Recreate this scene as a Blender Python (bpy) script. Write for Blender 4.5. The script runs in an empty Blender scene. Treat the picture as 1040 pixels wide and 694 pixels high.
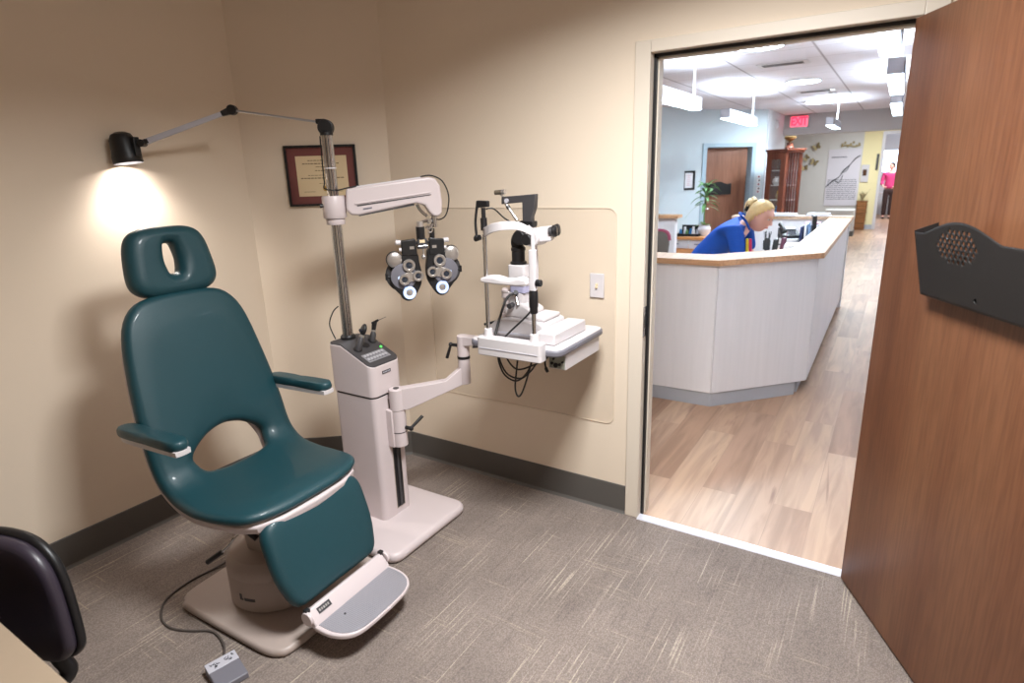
import bpy, bmesh, math, random
from mathutils import Vector, Matrix, Euler
random.seed(7)
C = bpy.context.scene.collection
PI = math.pi
def R(d): return math.radians(d)

# ------------------------------------------------------------------ materials
def srgb(r, g, b):
    def f(c):
        c /= 255.0
        return c/12.92 if c <= .04045 else ((c+.055)/1.055)**2.4
    return (f(r), f(g), f(b), 1)
def newmat(name):
    m = bpy.data.materials.new(name); m.use_nodes = True
    nt = m.node_tree; b = nt.nodes['Principled BSDF']
    return m, nt, b
def mat(name, col, rough=.5, metal=0, bump=0, bscale=200, var=0, vscale=3, coat=0, spec=.5, emit=None, estr=0):
    m, nt, b = newmat(name)
    c = srgb(*col)
    b.inputs['Base Color'].default_value = c
    b.inputs['Roughness'].default_value = rough
    b.inputs['Metallic'].default_value = metal
    b.inputs['Coat Weight'].default_value = coat
    b.inputs['Specular IOR Level'].default_value = spec
    if emit:
        b.inputs['Emission Color'].default_value = srgb(*emit); b.inputs['Emission Strength'].default_value = estr
    tc = nt.nodes.new('ShaderNodeTexCoord')
    if bump:
        n = nt.nodes.new('ShaderNodeTexNoise'); n.inputs['Scale'].default_value = bscale; n.inputs['Detail'].default_value = 3
        bp = nt.nodes.new('ShaderNodeBump'); bp.inputs['Strength'].default_value = bump; bp.inputs['Distance'].default_value = .002
        nt.links.new(tc.outputs['Object'], n.inputs['Vector']); nt.links.new(n.outputs['Fac'], bp.inputs['Height']); nt.links.new(bp.outputs['Normal'], b.inputs['Normal'])
    if var:
        n = nt.nodes.new('ShaderNodeTexNoise'); n.inputs['Scale'].default_value = vscale; n.inputs['Detail'].default_value = 4
        mx = nt.nodes.new('ShaderNodeMix'); mx.data_type = 'RGBA'
        mx.inputs['A'].default_value = tuple(x*(1-var) for x in c[:3])+(1,); mx.inputs['B'].default_value = tuple(min(1, x*(1+var)) for x in c[:3])+(1,)
        nt.links.new(tc.outputs['Object'], n.inputs['Vector']); nt.links.new(n.outputs['Fac'], mx.inputs['Factor']); nt.links.new(mx.outputs['Result'], b.inputs['Base Color'])
    return m
def N(nt, t, **k):
    n = nt.nodes.new(t)
    for a, v in k.items():
        if a in n.inputs: n.inputs[a].default_value = v
        else: setattr(n, a, v)
    return n
def ramp(nt, stops):
    r = nt.nodes.new('ShaderNodeValToRGB'); e = r.color_ramp.elements
    while len(e) < len(stops): e.new(.5)
    for i, (p, c) in enumerate(stops): e[i].position = p; e[i].color = c
    return r
def mixc(nt, fac, a, b, mode='MIX'):
    m = nt.nodes.new('ShaderNodeMix'); m.data_type = 'RGBA'; m.blend_type = mode
    for s, v in (('Factor', fac), ('A', a), ('B', b)):
        if hasattr(v, 'is_linked') or hasattr(v, 'links'): nt.links.new(v, m.inputs[s])
        else: m.inputs[s].default_value = v
    return m.outputs['Result']

def carpet_mat():
    m, nt, b = newmat('carpet'); L = nt.links.new
    tc = N(nt, 'ShaderNodeTexCoord')
    def noise(sc, scale=1, det=2):
        mp = N(nt, 'ShaderNodeMapping'); mp.inputs['Scale'].default_value = sc
        n = N(nt, 'ShaderNodeTexNoise', Scale=scale, Detail=det); L(tc.outputs['Object'], mp.inputs[0]); L(mp.outputs[0], n.inputs['Vector']); return n.outputs['Fac']
    col = srgb(131, 120, 114)
    big = ramp(nt, [(.35, srgb(130, 118, 111)), (.65, srgb(144, 131, 123))]); L(noise((1.6, 1.2, 1), 2, 3), big.inputs[0])
    # long pale yarns running towards the doorway and short cross ones, clustered
    y1 = ramp(nt, [(.60, (0,0,0,1)), (.67, (1,1,1,1))]); L(noise((120, 2.2, 1), 1, 1), y1.inputs[0])
    cl = ramp(nt, [(.42, (0.05,.05,.05,1)), (.62, (1,1,1,1))]); L(noise((4.2, 2.2, 1), 1.1, 2), cl.inputs[0])
    f1 = N(nt, 'ShaderNodeMath', operation='MULTIPLY'); L(y1.outputs[0], f1.inputs[0]); L(cl.outputs[0], f1.inputs[1])
    x1 = ramp(nt, [(.60, (0,0,0,1)), (.68, (1,1,1,1))]); L(noise((2.8, 90, 1), 1, 1), x1.inputs[0])
    cl2 = ramp(nt, [(.5, (0,0,0,1)), (.62, (1,1,1,1))]); L(noise((2.4, 4.4, 1), 1.3, 2), cl2.inputs[0])
    f2 = N(nt, 'ShaderNodeMath', operation='MULTIPLY'); L(x1.outputs[0], f2.inputs[0]); L(cl2.outputs[0], f2.inputs[1])
    d1 = ramp(nt, [(.30, (1,1,1,1)), (.40, (0,0,0,1))]); L(noise((70, 3.5, 1), 1, 1), d1.inputs[0])
    k = N(nt, 'ShaderNodeMath', operation='MULTIPLY'); k.inputs[1].default_value = .42; L(d1.outputs[0], k.inputs[0])
    c = mixc(nt, k.outputs[0], big.outputs[0], srgb(116, 104, 99))
    k = N(nt, 'ShaderNodeMath', operation='MULTIPLY'); k.inputs[1].default_value = .62; L(f1.outputs[0], k.inputs[0])
    c = mixc(nt, k.outputs[0], c, srgb(196, 182, 164))
    k = N(nt, 'ShaderNodeMath', operation='MULTIPLY'); k.inputs[1].default_value = .45; L(f2.outputs[0], k.inputs[0])
    c = mixc(nt, k.outputs[0], c, srgb(182, 168, 148))
    wv = N(nt, 'ShaderNodeTexVoronoi', Scale=150); mp = N(nt, 'ShaderNodeMapping'); mp.inputs['Scale'].default_value = (1.5, 1, 1)
    L(tc.outputs['Object'], mp.inputs[0]); L(mp.outputs[0], wv.inputs['Vector'])
    w = ramp(nt, [(.0, (1.2,1.2,1.2,1)), (.7, (.72,.72,.72,1))]); L(wv.outputs['Distance'], w.inputs[0])
    c = mixc(nt, 1.0, c, w.outputs[0], 'MULTIPLY')
    L(c, b.inputs['Base Color']); b.inputs['Roughness'].default_value = .95; b.inputs['Specular IOR Level'].default_value = .15
    bp = N(nt, 'ShaderNodeBump', Strength=.5, Distance=.003); L(wv.outputs['Distance'], bp.inputs['Height']); bp.invert = True; L(bp.outputs[0], b.inputs['Normal'])
    return m

def vinyl_mat():
    m, nt, b = newmat('vinyl_planks'); L = nt.links.new
    tc = N(nt, 'ShaderNodeTexCoord')
    mp = N(nt, 'ShaderNodeMapping'); mp.inputs['Rotation'].default_value = (0, 0, PI/2); L(tc.outputs['Object'], mp.inputs[0])
    br = N(nt, 'ShaderNodeTexBrick'); br.inputs['Scale'].default_value = 1; br.inputs['Brick Width'].default_value = 1.22; br.inputs['Row Height'].default_value = .18
    br.inputs['Mortar Size'].default_value = .0012; br.inputs['Mortar Smooth'].default_value = .5; br.inputs['Bias'].default_value = 0
    br.inputs['Color1'].default_value = (0,0,0,1); br.inputs['Color2'].default_value = (1,1,1,1); br.inputs['Mortar'].default_value = (.5,.5,.5,1)
    br.offset = .37
    L(mp.outputs[0], br.inputs['Vector'])
    pl = ramp(nt, [(0, srgb(158, 122, 96)), (.35, srgb(178, 143, 116)), (.7, srgb(190, 158, 131)), (1, srgb(170, 136, 112))]); L(br.outputs['Color'], pl.inputs[0])
    off = N(nt, 'ShaderNodeVectorMath', operation='MULTIPLY'); L(br.outputs['Color'], off.inputs[0]); off.inputs[1].default_value = (7, 3, 5)
    ad = N(nt, 'ShaderNodeVectorMath', operation='ADD'); L(tc.outputs['Object'], ad.inputs[0]); L(off.outputs[0], ad.inputs[1])
    def noise(sc, det=4, dist=0):
        mp = N(nt, 'ShaderNodeMapping'); mp.inputs['Scale'].default_value = sc
        n = N(nt, 'ShaderNodeTexNoise', Scale=1, Detail=det, Distortion=dist); L(ad.outputs[0], mp.inputs[0]); L(mp.outputs[0], n.inputs['Vector']); return n.outputs['Fac']
    g = ramp(nt, [(.35, (.80,.77,.76,1)), (.6, (1.08,1.08,1.08,1))]); L(noise((16, 1.4, 1), 5, .8), g.inputs[0])
    c = mixc(nt, 1.0, pl.outputs[0], g.outputs[0], 'MULTIPLY')
    k = ramp(nt, [(.63, (0,0,0,1)), (.74, (.75,.75,.75,1))]); L(noise((9, .9, 1), 3, 1.2), k.inputs[0])
    c = mixc(nt, k.outputs[0], c, srgb(132, 96, 78))
    k = N(nt, 'ShaderNodeMath', operation='MULTIPLY'); k.inputs[1].default_value = .5; L(br.outputs['Fac'], k.inputs[0])
    c = mixc(nt, k.outputs[0], c, srgb(130, 104, 88))
    L(c, b.inputs['Base Color']); b.inputs['Roughness'].default_value = .38
    return m

def wood_mat(name, c1, c2, c3, axis='z', rough=.4, fine=90, coarse=7, lo=.80):
    m, nt, b = newmat(name); L = nt.links.new
    tc = N(nt, 'ShaderNodeTexCoord')
    s = {'z': (1, 1, .05), 'y': (1, .05, 1), 'x': (.05, 1, 1)}[axis]
    def noise(f, det, dist=0):
        mp = N(nt, 'ShaderNodeMapping'); mp.inputs['Scale'].default_value = tuple(f*q for q in s)
        n = N(nt, 'ShaderNodeTexNoise', Scale=1, Detail=det, Distortion=dist); L(tc.outputs['Object'], mp.inputs[0]); L(mp.outputs[0], n.inputs['Vector']); return n.outputs['Fac']
    r1 = ramp(nt, [(.35, srgb(*c1)), (.5, srgb(*c2)), (.68, srgb(*c3))]); L(noise(coarse, 4, .6), r1.inputs[0])
    r2 = ramp(nt, [(.38, (lo,lo-.02*(lo<.9),lo-.04*(lo<.9),1)), (.6, ((1.05,1.05,1.05,1) if lo < .9 else (1,1,1,1)))]); L(noise(fine, 3), r2.inputs[0])
    c = mixc(nt, 1.0, r1.outputs[0], r2.outputs[0], 'MULTIPLY')
    L(c, b.inputs['Base Color']); b.inputs['Roughness'].default_value = rough
    return m

def ceiling_tile_mat():
    m, nt, b = newmat('reception_ceiling_tiles'); L = nt.links.new
    tc = N(nt, 'ShaderNodeTexCoord'); mp = N(nt, 'ShaderNodeMapping'); mp.inputs['Location'].default_value = (-.05, -.35, 0); L(tc.outputs['Object'], mp.inputs[0])
    br = N(nt, 'ShaderNodeTexBrick'); br.offset = 0; br.inputs['Scale'].default_value = 1; br.inputs['Brick Width'].default_value = .85; br.inputs['Row Height'].default_value = .61
    br.inputs['Mortar Size'].default_value = .010; br.inputs['Mortar Smooth'].default_value = .2
    br.inputs['Color1'].default_value = srgb(222, 216, 222); br.inputs['Color2'].default_value = srgb(226, 221, 226); br.inputs['Mortar'].default_value = srgb(196, 188, 192)
    L(mp.outputs[0], br.inputs['Vector'])
    # long main runners
    sx = N(nt, 'ShaderNodeSeparateXYZ'); L(mp.outputs[0], sx.inputs[0])
    dv = N(nt, 'ShaderNodeMath', operation='DIVIDE'); dv.inputs[1].default_value = .85; L(sx.outputs[0], dv.inputs[0])
    fr_ = N(nt, 'ShaderNodeMath', operation='FRACT'); L(dv.outputs[0], fr_.inputs[0])
    rp_ = ramp(nt, [(0, (1,1,1,1)), (.02, (0,0,0,1)), (.98, (0,0,0,1)), (1, (1,1,1,1))]); L(fr_.outputs[0], rp_.inputs[0])
    c = mixc(nt, rp_.outputs[0], br.outputs['Color'], srgb(158, 148, 152))
    L(c, b.inputs['Base Color']); b.inputs['Roughness'].default_value = .85; return m
def wall_mat(name, col):
    return mat(name, col, rough=.72, bump=.08, bscale=260, var=.012, vscale=1.5, spec=.3)

M = {}
M['cream'] = wall_mat('cream_wall_paint', (226, 210, 190))
M['frame_paint'] = mat('cream_door_frame_paint', (218, 206, 190), .45)
M['rubber_base'] = mat('dark_grey_rubber_base', (88, 84, 80), .55, bump=.05)
M['rubber_cap'] = mat('grey_reception_base', (176, 178, 186), .5)
M['carpet'] = carpet_mat()
M['panel_grey'] = mat('grey_membrane_panel', (128, 126, 130), .5)
M['button_grey'] = mat('grey_buttons', (168, 166, 170), .5)
M['vinyl'] = vinyl_mat()
M['white_ceiling'] = mat('white_ceiling_tile', (232, 228, 230), .9, bump=.2, bscale=300)
M['ceiling_tiles'] = ceiling_tile_mat()
M['green'] = mat('teal_green_vinyl', (17, 60, 68), .47, bump=.35, bscale=420, var=.06, vscale=4, coat=.15)
M['shell'] = mat('pinkish_white_plastic', (205, 192, 192), .38, var=.015)
M['shell_dark'] = mat('beige_grey_plastic', (170, 155, 147), .42)
M['white'] = mat('white_enamel', (204, 198, 199), .35)
M['black'] = mat('black_plastic', (22, 21, 23), .42)
M['blackm'] = mat('matte_black_metal', (30, 28, 28), .5, metal=.2)
M['chrome'] = mat('chrome', (200, 200, 202), .18, metal=1)
M['alu'] = mat('brushed_aluminium', (178, 178, 184), .35, metal=.8, bump=.4, bscale=500)
M['grey'] = mat('mid_grey_plastic', (112, 110, 118), .45)
M['lgrey'] = mat('light_grey_plastic', (182, 180, 188), .45)
M['dgrey'] = mat('dark_grey_panel', (62, 60, 62), .45)
M['silver'] = mat('satin_silver_ring', (190, 184, 180), .3, metal=.75)
M['glass_lens'] = mat('dark_lens_glass', (40, 48, 60), .06, coat=1)
M['cable'] = mat('black_cable_rubber', (26, 24, 24), .5)
M['cord_grey'] = mat('dark_grey_cord', (78, 70, 66), .6)
M['door_wood'] = wood_mat('reddish_brown_door_veneer', (98, 60, 40), (108, 68, 46), (117, 77, 53), 'z', .36, 110, 5)
M['door_wood_far'] = wood_mat('brown_far_door_veneer', (122, 80, 60), (136, 92, 70), (146, 100, 78), 'z', .42, 60, 4)
M['counter_wood'] = wood_mat('light_maple_edge', (192, 144, 104), (204, 158, 118), (214, 170, 132), 'x', .4, 80, 6)
M['counter_top'] = wood_mat('pale_maple_laminate_top', (204, 170, 142), (212, 180, 152), (218, 188, 162), 'y', .5, 70, 5)
M['counter_panel'] = wood_mat('white_grained_laminate', (232, 229, 232), (236, 233, 236), (239, 236, 239), 'z', .42, 40, 4, .975)
M['blue_wall'] = wall_mat('pale_blue_wall_paint', (203, 214, 219))
M['white_wall'] = wall_mat('white_grey_wall_paint', (218, 220, 224))
M['beam_paint'] = wall_mat('grey_beam_paint', (192, 187, 186))
M['grey_wall'] = wall_mat('grey_wall_paint', (206, 202, 197))
M['yellow_wall'] = wall_mat('soft_yellow_wall_paint', (234, 220, 172))
M['mahogany'] = wood_mat('red_mahogany', (100, 50, 34), (116, 60, 42), (130, 72, 50), 'z', .3, 60, 6)
M['desk_top'] = mat('beige_laminate', (152, 134, 114), .4, bump=.05, var=.03, vscale=30)  # beige lowered: the weaker light at the desk is put into the colour
M['mat_board'] = mat('burgundy_mat_board', (118, 66, 62), .8, var=.05, vscale=60)
M['paper'] = mat('cream_certificate_paper', (222, 200, 162), .8, var=.02)
M['ink'] = mat('faded_dark_ink', (120, 98, 74), .8)
M['gold'] = mat('gold_seal', (186, 146, 70), .4, metal=.6)
M['wpaper'] = mat('white_paper', (232, 230, 232), .8)
M['office_vinyl'] = mat('black_office_vinyl', (50, 43, 54), .40, bump=.25, bscale=300, coat=.1)
M['maroon'] = mat('maroon_fabric', (140, 60, 80), .8)
M['taupe'] = mat('taupe_plastic', (96, 88, 80), .6)
M['leaf'] = mat('plant_leaf', (96, 138, 84), .5, var=.25, vscale=8)
M['leaf_light'] = mat('young_plant_leaf', (128, 158, 92), .5, var=.2, vscale=8)
M['terracotta'] = mat('glazed_white_pot', (214, 214, 220), .3)
M['wicker'] = wood_mat('woven_wicker', (104, 62, 28), (138, 88, 46), (164, 112, 66), 'x', .7, 90, 40)
M['orange_wood'] = wood_mat('honey_oak', (196, 128, 74), (210, 142, 86), (220, 156, 100), 'x', .4, 50, 6)
M['skin'] = mat('skin', (226, 176, 160), .5, var=.04)
M['hair'] = mat('blonde_hair', (236, 202, 142), .5, var=.22, vscale=30, bump=.5, bscale=90)
M['dark_hair'] = mat('dark_hair', (50, 34, 30), .6)
M['blue_shirt'] = mat('royal_blue_scrub_fabric', (12, 82, 184), .75, var=.08, vscale=14)
M['pink_shirt'] = mat('pink_fabric', (214, 66, 128), .8, var=.08, vscale=12)
M['dark_trousers'] = mat('dark_brown_trousers', (62, 46, 46), .85)
M['navy'] = mat('navy_trousers', (40, 52, 92), .8)
M['yellow'] = mat('yellow_tag', (236, 222, 60), .5)
M['pink'] = mat('pink_tag', (232, 60, 110), .5)
M['red_led'] = mat('exit_red_glow', (236, 60, 80), .4, emit=(255, 40, 70), estr=1.6)
M['exit_face'] = mat('pale_pink_sign_face', (236, 150, 166), .4, emit=(255, 90, 120), estr=.8)
M['wine'] = mat('burgundy_plastic', (84, 40, 56), .4); M['pink_folder'] = mat('pink_folder', (224, 170, 190), .7); M['soft_blue'] = mat('soft_blue_folder', (130, 160, 200), .6)
M['green_led'] = mat('green_indicator', (60, 220, 70), .4, emit=(60, 255, 70), estr=2.5)
M['lamp_glow'] = mat('lamp_diffuser', (255, 250, 240), .4, emit=(255, 246, 240), estr=60)
M['tube_down'] = mat('pendant_diffuser', (255, 255, 255), .4, emit=(216, 238, 255), estr=6)
M['tube_up'] = mat('pendant_uplight', (255, 255, 255), .4, emit=(216, 238, 255), estr=38)
M['disc_glow'] = mat('recessed_light_glow', (255, 255, 255), .4, emit=(216, 238, 255), estr=20)
M['window_glow'] = mat('bright_window_glass', (220, 235, 245), .2, emit=(190, 220, 250), estr=3)
M['blue_glass'] = mat('blue_glass_ornament', (60, 130, 190), .2)
M['bronze'] = mat('dark_bronze', (84, 54, 34), .4, metal=.6)
M['old_brass'] = mat('old_brass', (140, 106, 62), .4, metal=.6)
M['khaki'] = mat('khaki_ornament', (164, 148, 110), .7)
M['ring_light'] = mat('phoropter_lit_dial', (205, 214, 232), .35, emit=(160, 196, 255), estr=.55)

def clear_mat():
    m, nt, b = newmat('clear_acrylic')
    b.inputs['Base Color'].default_value = (.9, .88, .85, 1); b.inputs['Roughness'].default_value = .12; b.inputs['IOR'].default_value = 1.49
    tr = nt.nodes.new('ShaderNodeBsdfTransparent'); tr.inputs[0].default_value = (.975, .965, .95, 1)
    ms = nt.nodes.new('ShaderNodeMixShader'); ms.inputs[0].default_value = .07
    nt.links.new(tr.outputs[0], ms.inputs[1]); nt.links.new(b.outputs[0], ms.inputs[2])
    nt.links.new(ms.outputs[0], nt.nodes['Material Output'].inputs[0]); return m
M['clear'] = clear_mat()
M['acrylic_edge'] = mat('frosted_acrylic_edge', (224, 208, 188), .4)

# ------------------------------------------------------------------ mesh helpers
class MB:
    def __init__(s): s.bm = bmesh.new()
    def add(s, vs, fs, T=None):
        bv = [s.bm.verts.new(T @ Vector(v) if T else v) for v in vs]
        for f in fs:
            try: s.bm.faces.new([bv[i] for i in f])
            except ValueError: pass
        return s
    def box(s, x0, x1, y0, y1, z0, z1, T=None):
        v = [(x, y, z) for x in (x0, x1) for y in (y0, y1) for z in (z0, z1)]
        return s.add(v, [(0,1,3,2), (4,6,7,5), (0,4,5,1), (2,3,7,6), (0,2,6,4), (1,5,7,3)], T)
    def cyl(s, p0, p1, r0, r1=None, n=20, caps=True):
        p0, p1 = Vector(p0), Vector(p1); r1 = r0 if r1 is None else r1
        d = (p1-p0).normalized(); a = d.orthogonal().normalized(); b = d.cross(a)
        vs = [p0+(a*math.cos(t)+b*math.sin(t))*r0 for t in [2*PI*i/n for i in range(n)]] + [p1+(a*math.cos(t)+b*math.sin(t))*r1 for t in [2*PI*i/n for i in range(n)]]
        fs = [(i, (i+1) % n, n+(i+1) % n, n+i) for i in range(n)]
        if caps: fs += [tuple(range(n-1, -1, -1)), tuple(range(n, 2*n))]
        return s.add(vs, fs)
    def tube(s, pts, r, n=10, sub=8):
        P = spline([Vector(p) for p in pts], sub) if sub > 1 else [Vector(p) for p in pts]
        k = len(P); rr = r if callable(r) else (lambda t: r)
        vs = []; a = None
        for i, p in enumerate(P):
            d = (P[min(i+1, k-1)]-P[max(i-1, 0)]).normalized()
            a = d.orthogonal().normalized() if a is None else (a-d*a.dot(d)).normalized()
            b = d.cross(a)
            for j in range(n):
                t = 2*PI*j/n; vs.append(p+(a*math.cos(t)+b*math.sin(t))*rr(i/(k-1)))
        fs = [(i*n+j, i*n+(j+1) % n, (i+1)*n+(j+1) % n, (i+1)*n+j) for i in range(k-1) for j in range(n)]
        fs += [tuple(range(n-1, -1, -1)), tuple((k-1)*n+j for j in range(n))]
        return s.add(vs, fs)
    def lathe(s, prof, c=(0,0,0), axis=(0,0,1), n=28):
        # prof: (radius, height) along axis
        d = Vector(axis).normalized(); a = d.orthogonal().normalized(); b = d.cross(a); c = Vector(c)
        vs = []
        for r, h in prof:
            for j in range(n):
                t = 2*PI*j/n; vs.append(c+d*h+(a*math.cos(t)+b*math.sin(t))*max(r, 1e-5))
        k = len(prof)
        fs = [(i*n+j, i*n+(j+1) % n, (i+1)*n+(j+1) % n, (i+1)*n+j) for i in range(k-1) for j in range(n)]
        fs += [tuple(range(n-1, -1, -1)), tuple((k-1)*n+j for j in range(n))]
        return s.add(vs, fs)
    def sphere(s, c, r, sc=(1,1,1), n=16, T=None):
        vs = []; fs = []
        m = n//2
        for i in range(m+1):
            ph = PI*i/m
            for j in range(n):
                t = 2*PI*j/n; vs.append((c[0]+r*sc[0]*math.sin(ph)*math.cos(t), c[1]+r*sc[1]*math.sin(ph)*math.sin(t), c[2]+r*sc[2]*math.cos(ph)))
        for i in range(m):
            for j in range(n): fs.append((i*n+j, (i+1)*n+j, (i+1)*n+(j+1) % n, i*n+(j+1) % n))
        s.add(vs, fs, T); return s
    def prism(s, poly, f0, f1):
        # poly 2D list; f0,f1 map (a,b)->3D for the two ends
        n = len(poly); vs = [f0(a, b) for a, b in poly]+[f1(a, b) for a, b in poly]
        fs = [(i, (i+1) % n, n+(i+1) % n, n+i) for i in range(n)]+[tuple(range(n-1, -1, -1)), tuple(range(n, 2*n))]
        return s.add(vs, fs)
    def build(s, name, m, parent=None, bevel=0, seg=3, smooth=True, T=None, ang=35, world=False):
        bm = s.bm
        bmesh.ops.remove_doubles(bm, verts=bm.verts, dist=1e-6)
        bmesh.ops.recalc_face_normals(bm, faces=bm.faces)
        me = bpy.data.meshes.new(name); bm.to_mesh(me); bm.free()
        if T: me.transform(T)
        me.materials.append(M[m] if isinstance(m, str) else m)
        if smooth:
            me.polygons.foreach_set('use_smooth', [True]*len(me.polygons))
            try: me.set_sharp_from_angle(angle=R(ang))
            except Exception: pass
        o = bpy.data.objects.new(name, me); C.objects.link(o)
        if bevel:
            md = o.modifiers.new('bevel', 'BEVEL'); md.width = bevel; md.segments = seg; md.limit_method = 'ANGLE'; md.angle_limit = R(40); md.harden_normals = False
        if parent: setparent(o, parent)
        return o
def setparent(o, p):
    # geometry is written in world coordinates for world things: cancel the parent's own placement
    o.parent = p
    if p.get('_w'): o.matrix_parent_inverse = wm(p).inverted()
    root = p
    if p.get('_w'): o['_w'] = 1
def wm(o):
    L = Matrix.LocRotScale(o.location, o.rotation_euler, o.scale)
    return (wm(o.parent) @ o.matrix_parent_inverse @ L) if o.parent else L
def spline(P, sub=8, closed=False):
    n = len(P); out = []
    rng = range(n) if closed else range(n-1)
    g = (lambda i: P[i % n]) if closed else (lambda i: P[max(0, min(n-1, i))])
    for i in rng:
        p0, p1, p2, p3 = g(i-1), g(i), g(i+1), g(i+2)
        for k in range(sub):
            t = k/sub
            out.append(.5*((2*p1)+(p2-p0)*t+(2*p0-5*p1+4*p2-p3)*t*t+(3*p1-p0-3*p2+p3)*t*t*t))
    if not closed: out.append(P[-1])
    return out
def rrect(w, h, r, n=6, cx=0, cy=0):
    out = []
    for sx, sy, a0 in ((1, 1, 0), (-1, 1, 90), (-1, -1, 180), (1, -1, 270)):
        for k in range(n+1):
            a = R(a0+90*k/n); out.append((cx+sx*(w/2-r)+r*math.cos(a), cy+sy*(h/2-r)+r*math.sin(a)))
    return out
def thing(name, label, cat, loc=(0,0,0), rotz=0, group=None, world=True):
    o = bpy.data.objects.new(name, None); C.objects.link(o); o.empty_display_size = .05
    o.location = loc; o.rotation_euler = (0, 0, rotz)
    o['label'] = label; o['category'] = cat
    if group: o['group'] = group
    if world: o['_w'] = 1
    return o
def tag(o, label, cat, group=None, kind=None):
    o['label'] = label; o['category'] = cat
    if group: o['group'] = group
    if kind: o['kind'] = kind
    return o
def struct(o): o['kind'] = 'structure'; return o
def raypoly(poly, c, th):
    dx, dy = math.cos(th), math.sin(th); best = 0
    n = len(poly)
    for i in range(n):
        ax, ay = poly[i][0]-c[0], poly[i][1]-c[1]; bx, by = poly[(i+1) % n][0]-c[0], poly[(i+1) % n][1]-c[1]
        ex, ey = bx-ax, by-ay; den = dx*ey-dy*ex
        if abs(den) < 1e-12: continue
        t = (ax*ey-ay*ex)/den; u = (ax*dy-ay*dx)/den
        if t > 0 and -1e-9 <= u <= 1+1e-9: best = max(best, t)
    return best
def pad(name, outer, mapf, T, r, m, parent, hole=None, c=(0, 0), n=96, crown=0, sharp=False):
    """a cushion: closed outline (and optional hole) in (a,b), rounded edges, thickness T; mapf(a,b,h)"""
    mb = MB(); rings = []
    for k in range(n):
        th = 2*PI*k/n; ro = raypoly(outer, c, th); ri = raypoly(hole, c, th) if hole else 0
        L = ro-ri; pts = []
        e = min(r, L*.45)
        ds = [e*q for q in (0, .03, .12, .28, .5, .75, 1)]
        ins = [e+(L-2*e)*q for q in (.25, .5, .75)] if hole else [e+(L-e)*q for q in (.2, .45, .72)]
        seq = [(d, d) for d in ds]+[(d, min(d, L-d) if hole else d) for d in ins]
        if hole: seq += [(L-d, d) for d in reversed(ds)]
        for d, de in seq:
            q = max(0, 1-min(1, de/e)); f = math.sqrt(max(0, 1-q*q)) if de < e else 1
            cr = crown*(1-(1-min(1, de/(L*.5 if hole else L)))**2) if de >= e*.99 else 0
            pts.append((c[0]+(ro-d)*math.cos(th), c[1]+(ro-d)*math.sin(th), f, cr))
        rings.append(pts)
    K = len(rings[0]); vs = []; idx = {}
    for k in range(n):
        for j, (a, b, f, cr) in enumerate(rings[k]):
            idx[(k, j, 0)] = len(vs); vs.append(mapf(a, b, T/2+T/2*f+cr))
            if f > 0: idx[(k, j, 1)] = len(vs); vs.append(mapf(a, b, T/2-T/2*f))
            else: idx[(k, j, 1)] = idx[(k, j, 0)]
    fs = []
    for k in range(n):
        k2 = (k+1) % n
        for j in range(K-1):
            for s_ in (0, 1):
                q = [idx[(k, j, s_)], idx[(k2, j, s_)], idx[(k2, j+1, s_)], idx[(k, j+1, s_)]]
                if s_: q.reverse()
                qq = []
                for i in q:
                    if i not in qq: qq.append(i)
                if len(qq) > 2: fs.append(tuple(qq))
    if not hole:
        for s_ in (0, 1):
            ci = len(vs); vs.append(mapf(c[0], c[1], T+crown if s_ == 0 else 0))
            for k in range(n):
                t = (idx[(k, K-1, s_)], idx[((k+1) % n, K-1, s_)], ci)
                fs.append(t if s_ == 0 else t[::-1])
    mb.add(vs, fs)
    return mb.build(name, m, parent, ang=60)
def closed(pts, sub=6):
    return [(v.x, v.y) for v in spline([Vector((a, b, 0)) for a, b in pts], sub, True)]
def sym(half):
    """half outline given for a>=0 from top to bottom -> closed mirrored outline"""
    return half+[(-a, b) for a, b in reversed(half) if abs(a) > 1e-6]

# ================================================================== CAMERA
cam = bpy.data.cameras.new('camera'); co = bpy.data.objects.new('camera', cam); C.objects.link(co)
yaw, pitch, roll = R(-32.535), R(-15.488), R(-1.785)
F = Vector((math.sin(yaw)*math.cos(pitch), math.cos(yaw)*math.cos(pitch), math.sin(pitch)))
r0 = Vector((math.cos(yaw), -math.sin(yaw), 0)); u0 = r0.cross(F)
Rr = math.cos(roll)*r0+math.sin(roll)*u0; Uu = -math.sin(roll)*r0+math.cos(roll)*u0
mm = Matrix((Rr, Uu, -F)).transposed().to_4x4(); mm.translation = (0, -2.564, 1.667)
co.matrix_world = mm
cam.sensor_width = 36; cam.lens = 608.7/1040*36; cam.clip_start = .02; cam.clip_end = 100
cam.dof.use_dof = True; cam.dof.focus_distance = 2.7; cam.dof.aperture_fstop = 2.8
bpy.context.scene.camera = co

# ================================================================== ROOM SHELL
XL, YD = -3.012, -.47          # left wall plane, where the diagonal wall starts
XC = -2.40                     # diagonal wall meets the door wall
XR, YB, ZC = 1.35, -4.3, 2.70
DW = .12                       # thickness of the door wall
OL, OR, OT = -.918, .002, 2.13   # door opening
CL = -.985; CT = 2.178; CRr = .07  # casing outer
struct(MB().box(XL-.1, XR+.1, YB-.1, .02, -.05, 0).build('floor', 'carpet', smooth=False))
struct(MB().box(-8, 3.2, .02, 26, -.05, 0).build('floor', 'vinyl', smooth=False))
struct(MB().box(XL-.1, XR+.1, YB-.1, DW, ZC, ZC+.05).build('ceiling', 'white_ceiling', smooth=False))
struct(MB().box(XL-.12, XL, YB-.1, YD, 0, ZC).build('wall_left', 'cream', smooth=False))
dn = Vector((XC-XL, 0-YD, 0)).normalized(); dnn = Vector((dn.y, -dn.x, 0))   # normal into the room
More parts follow.
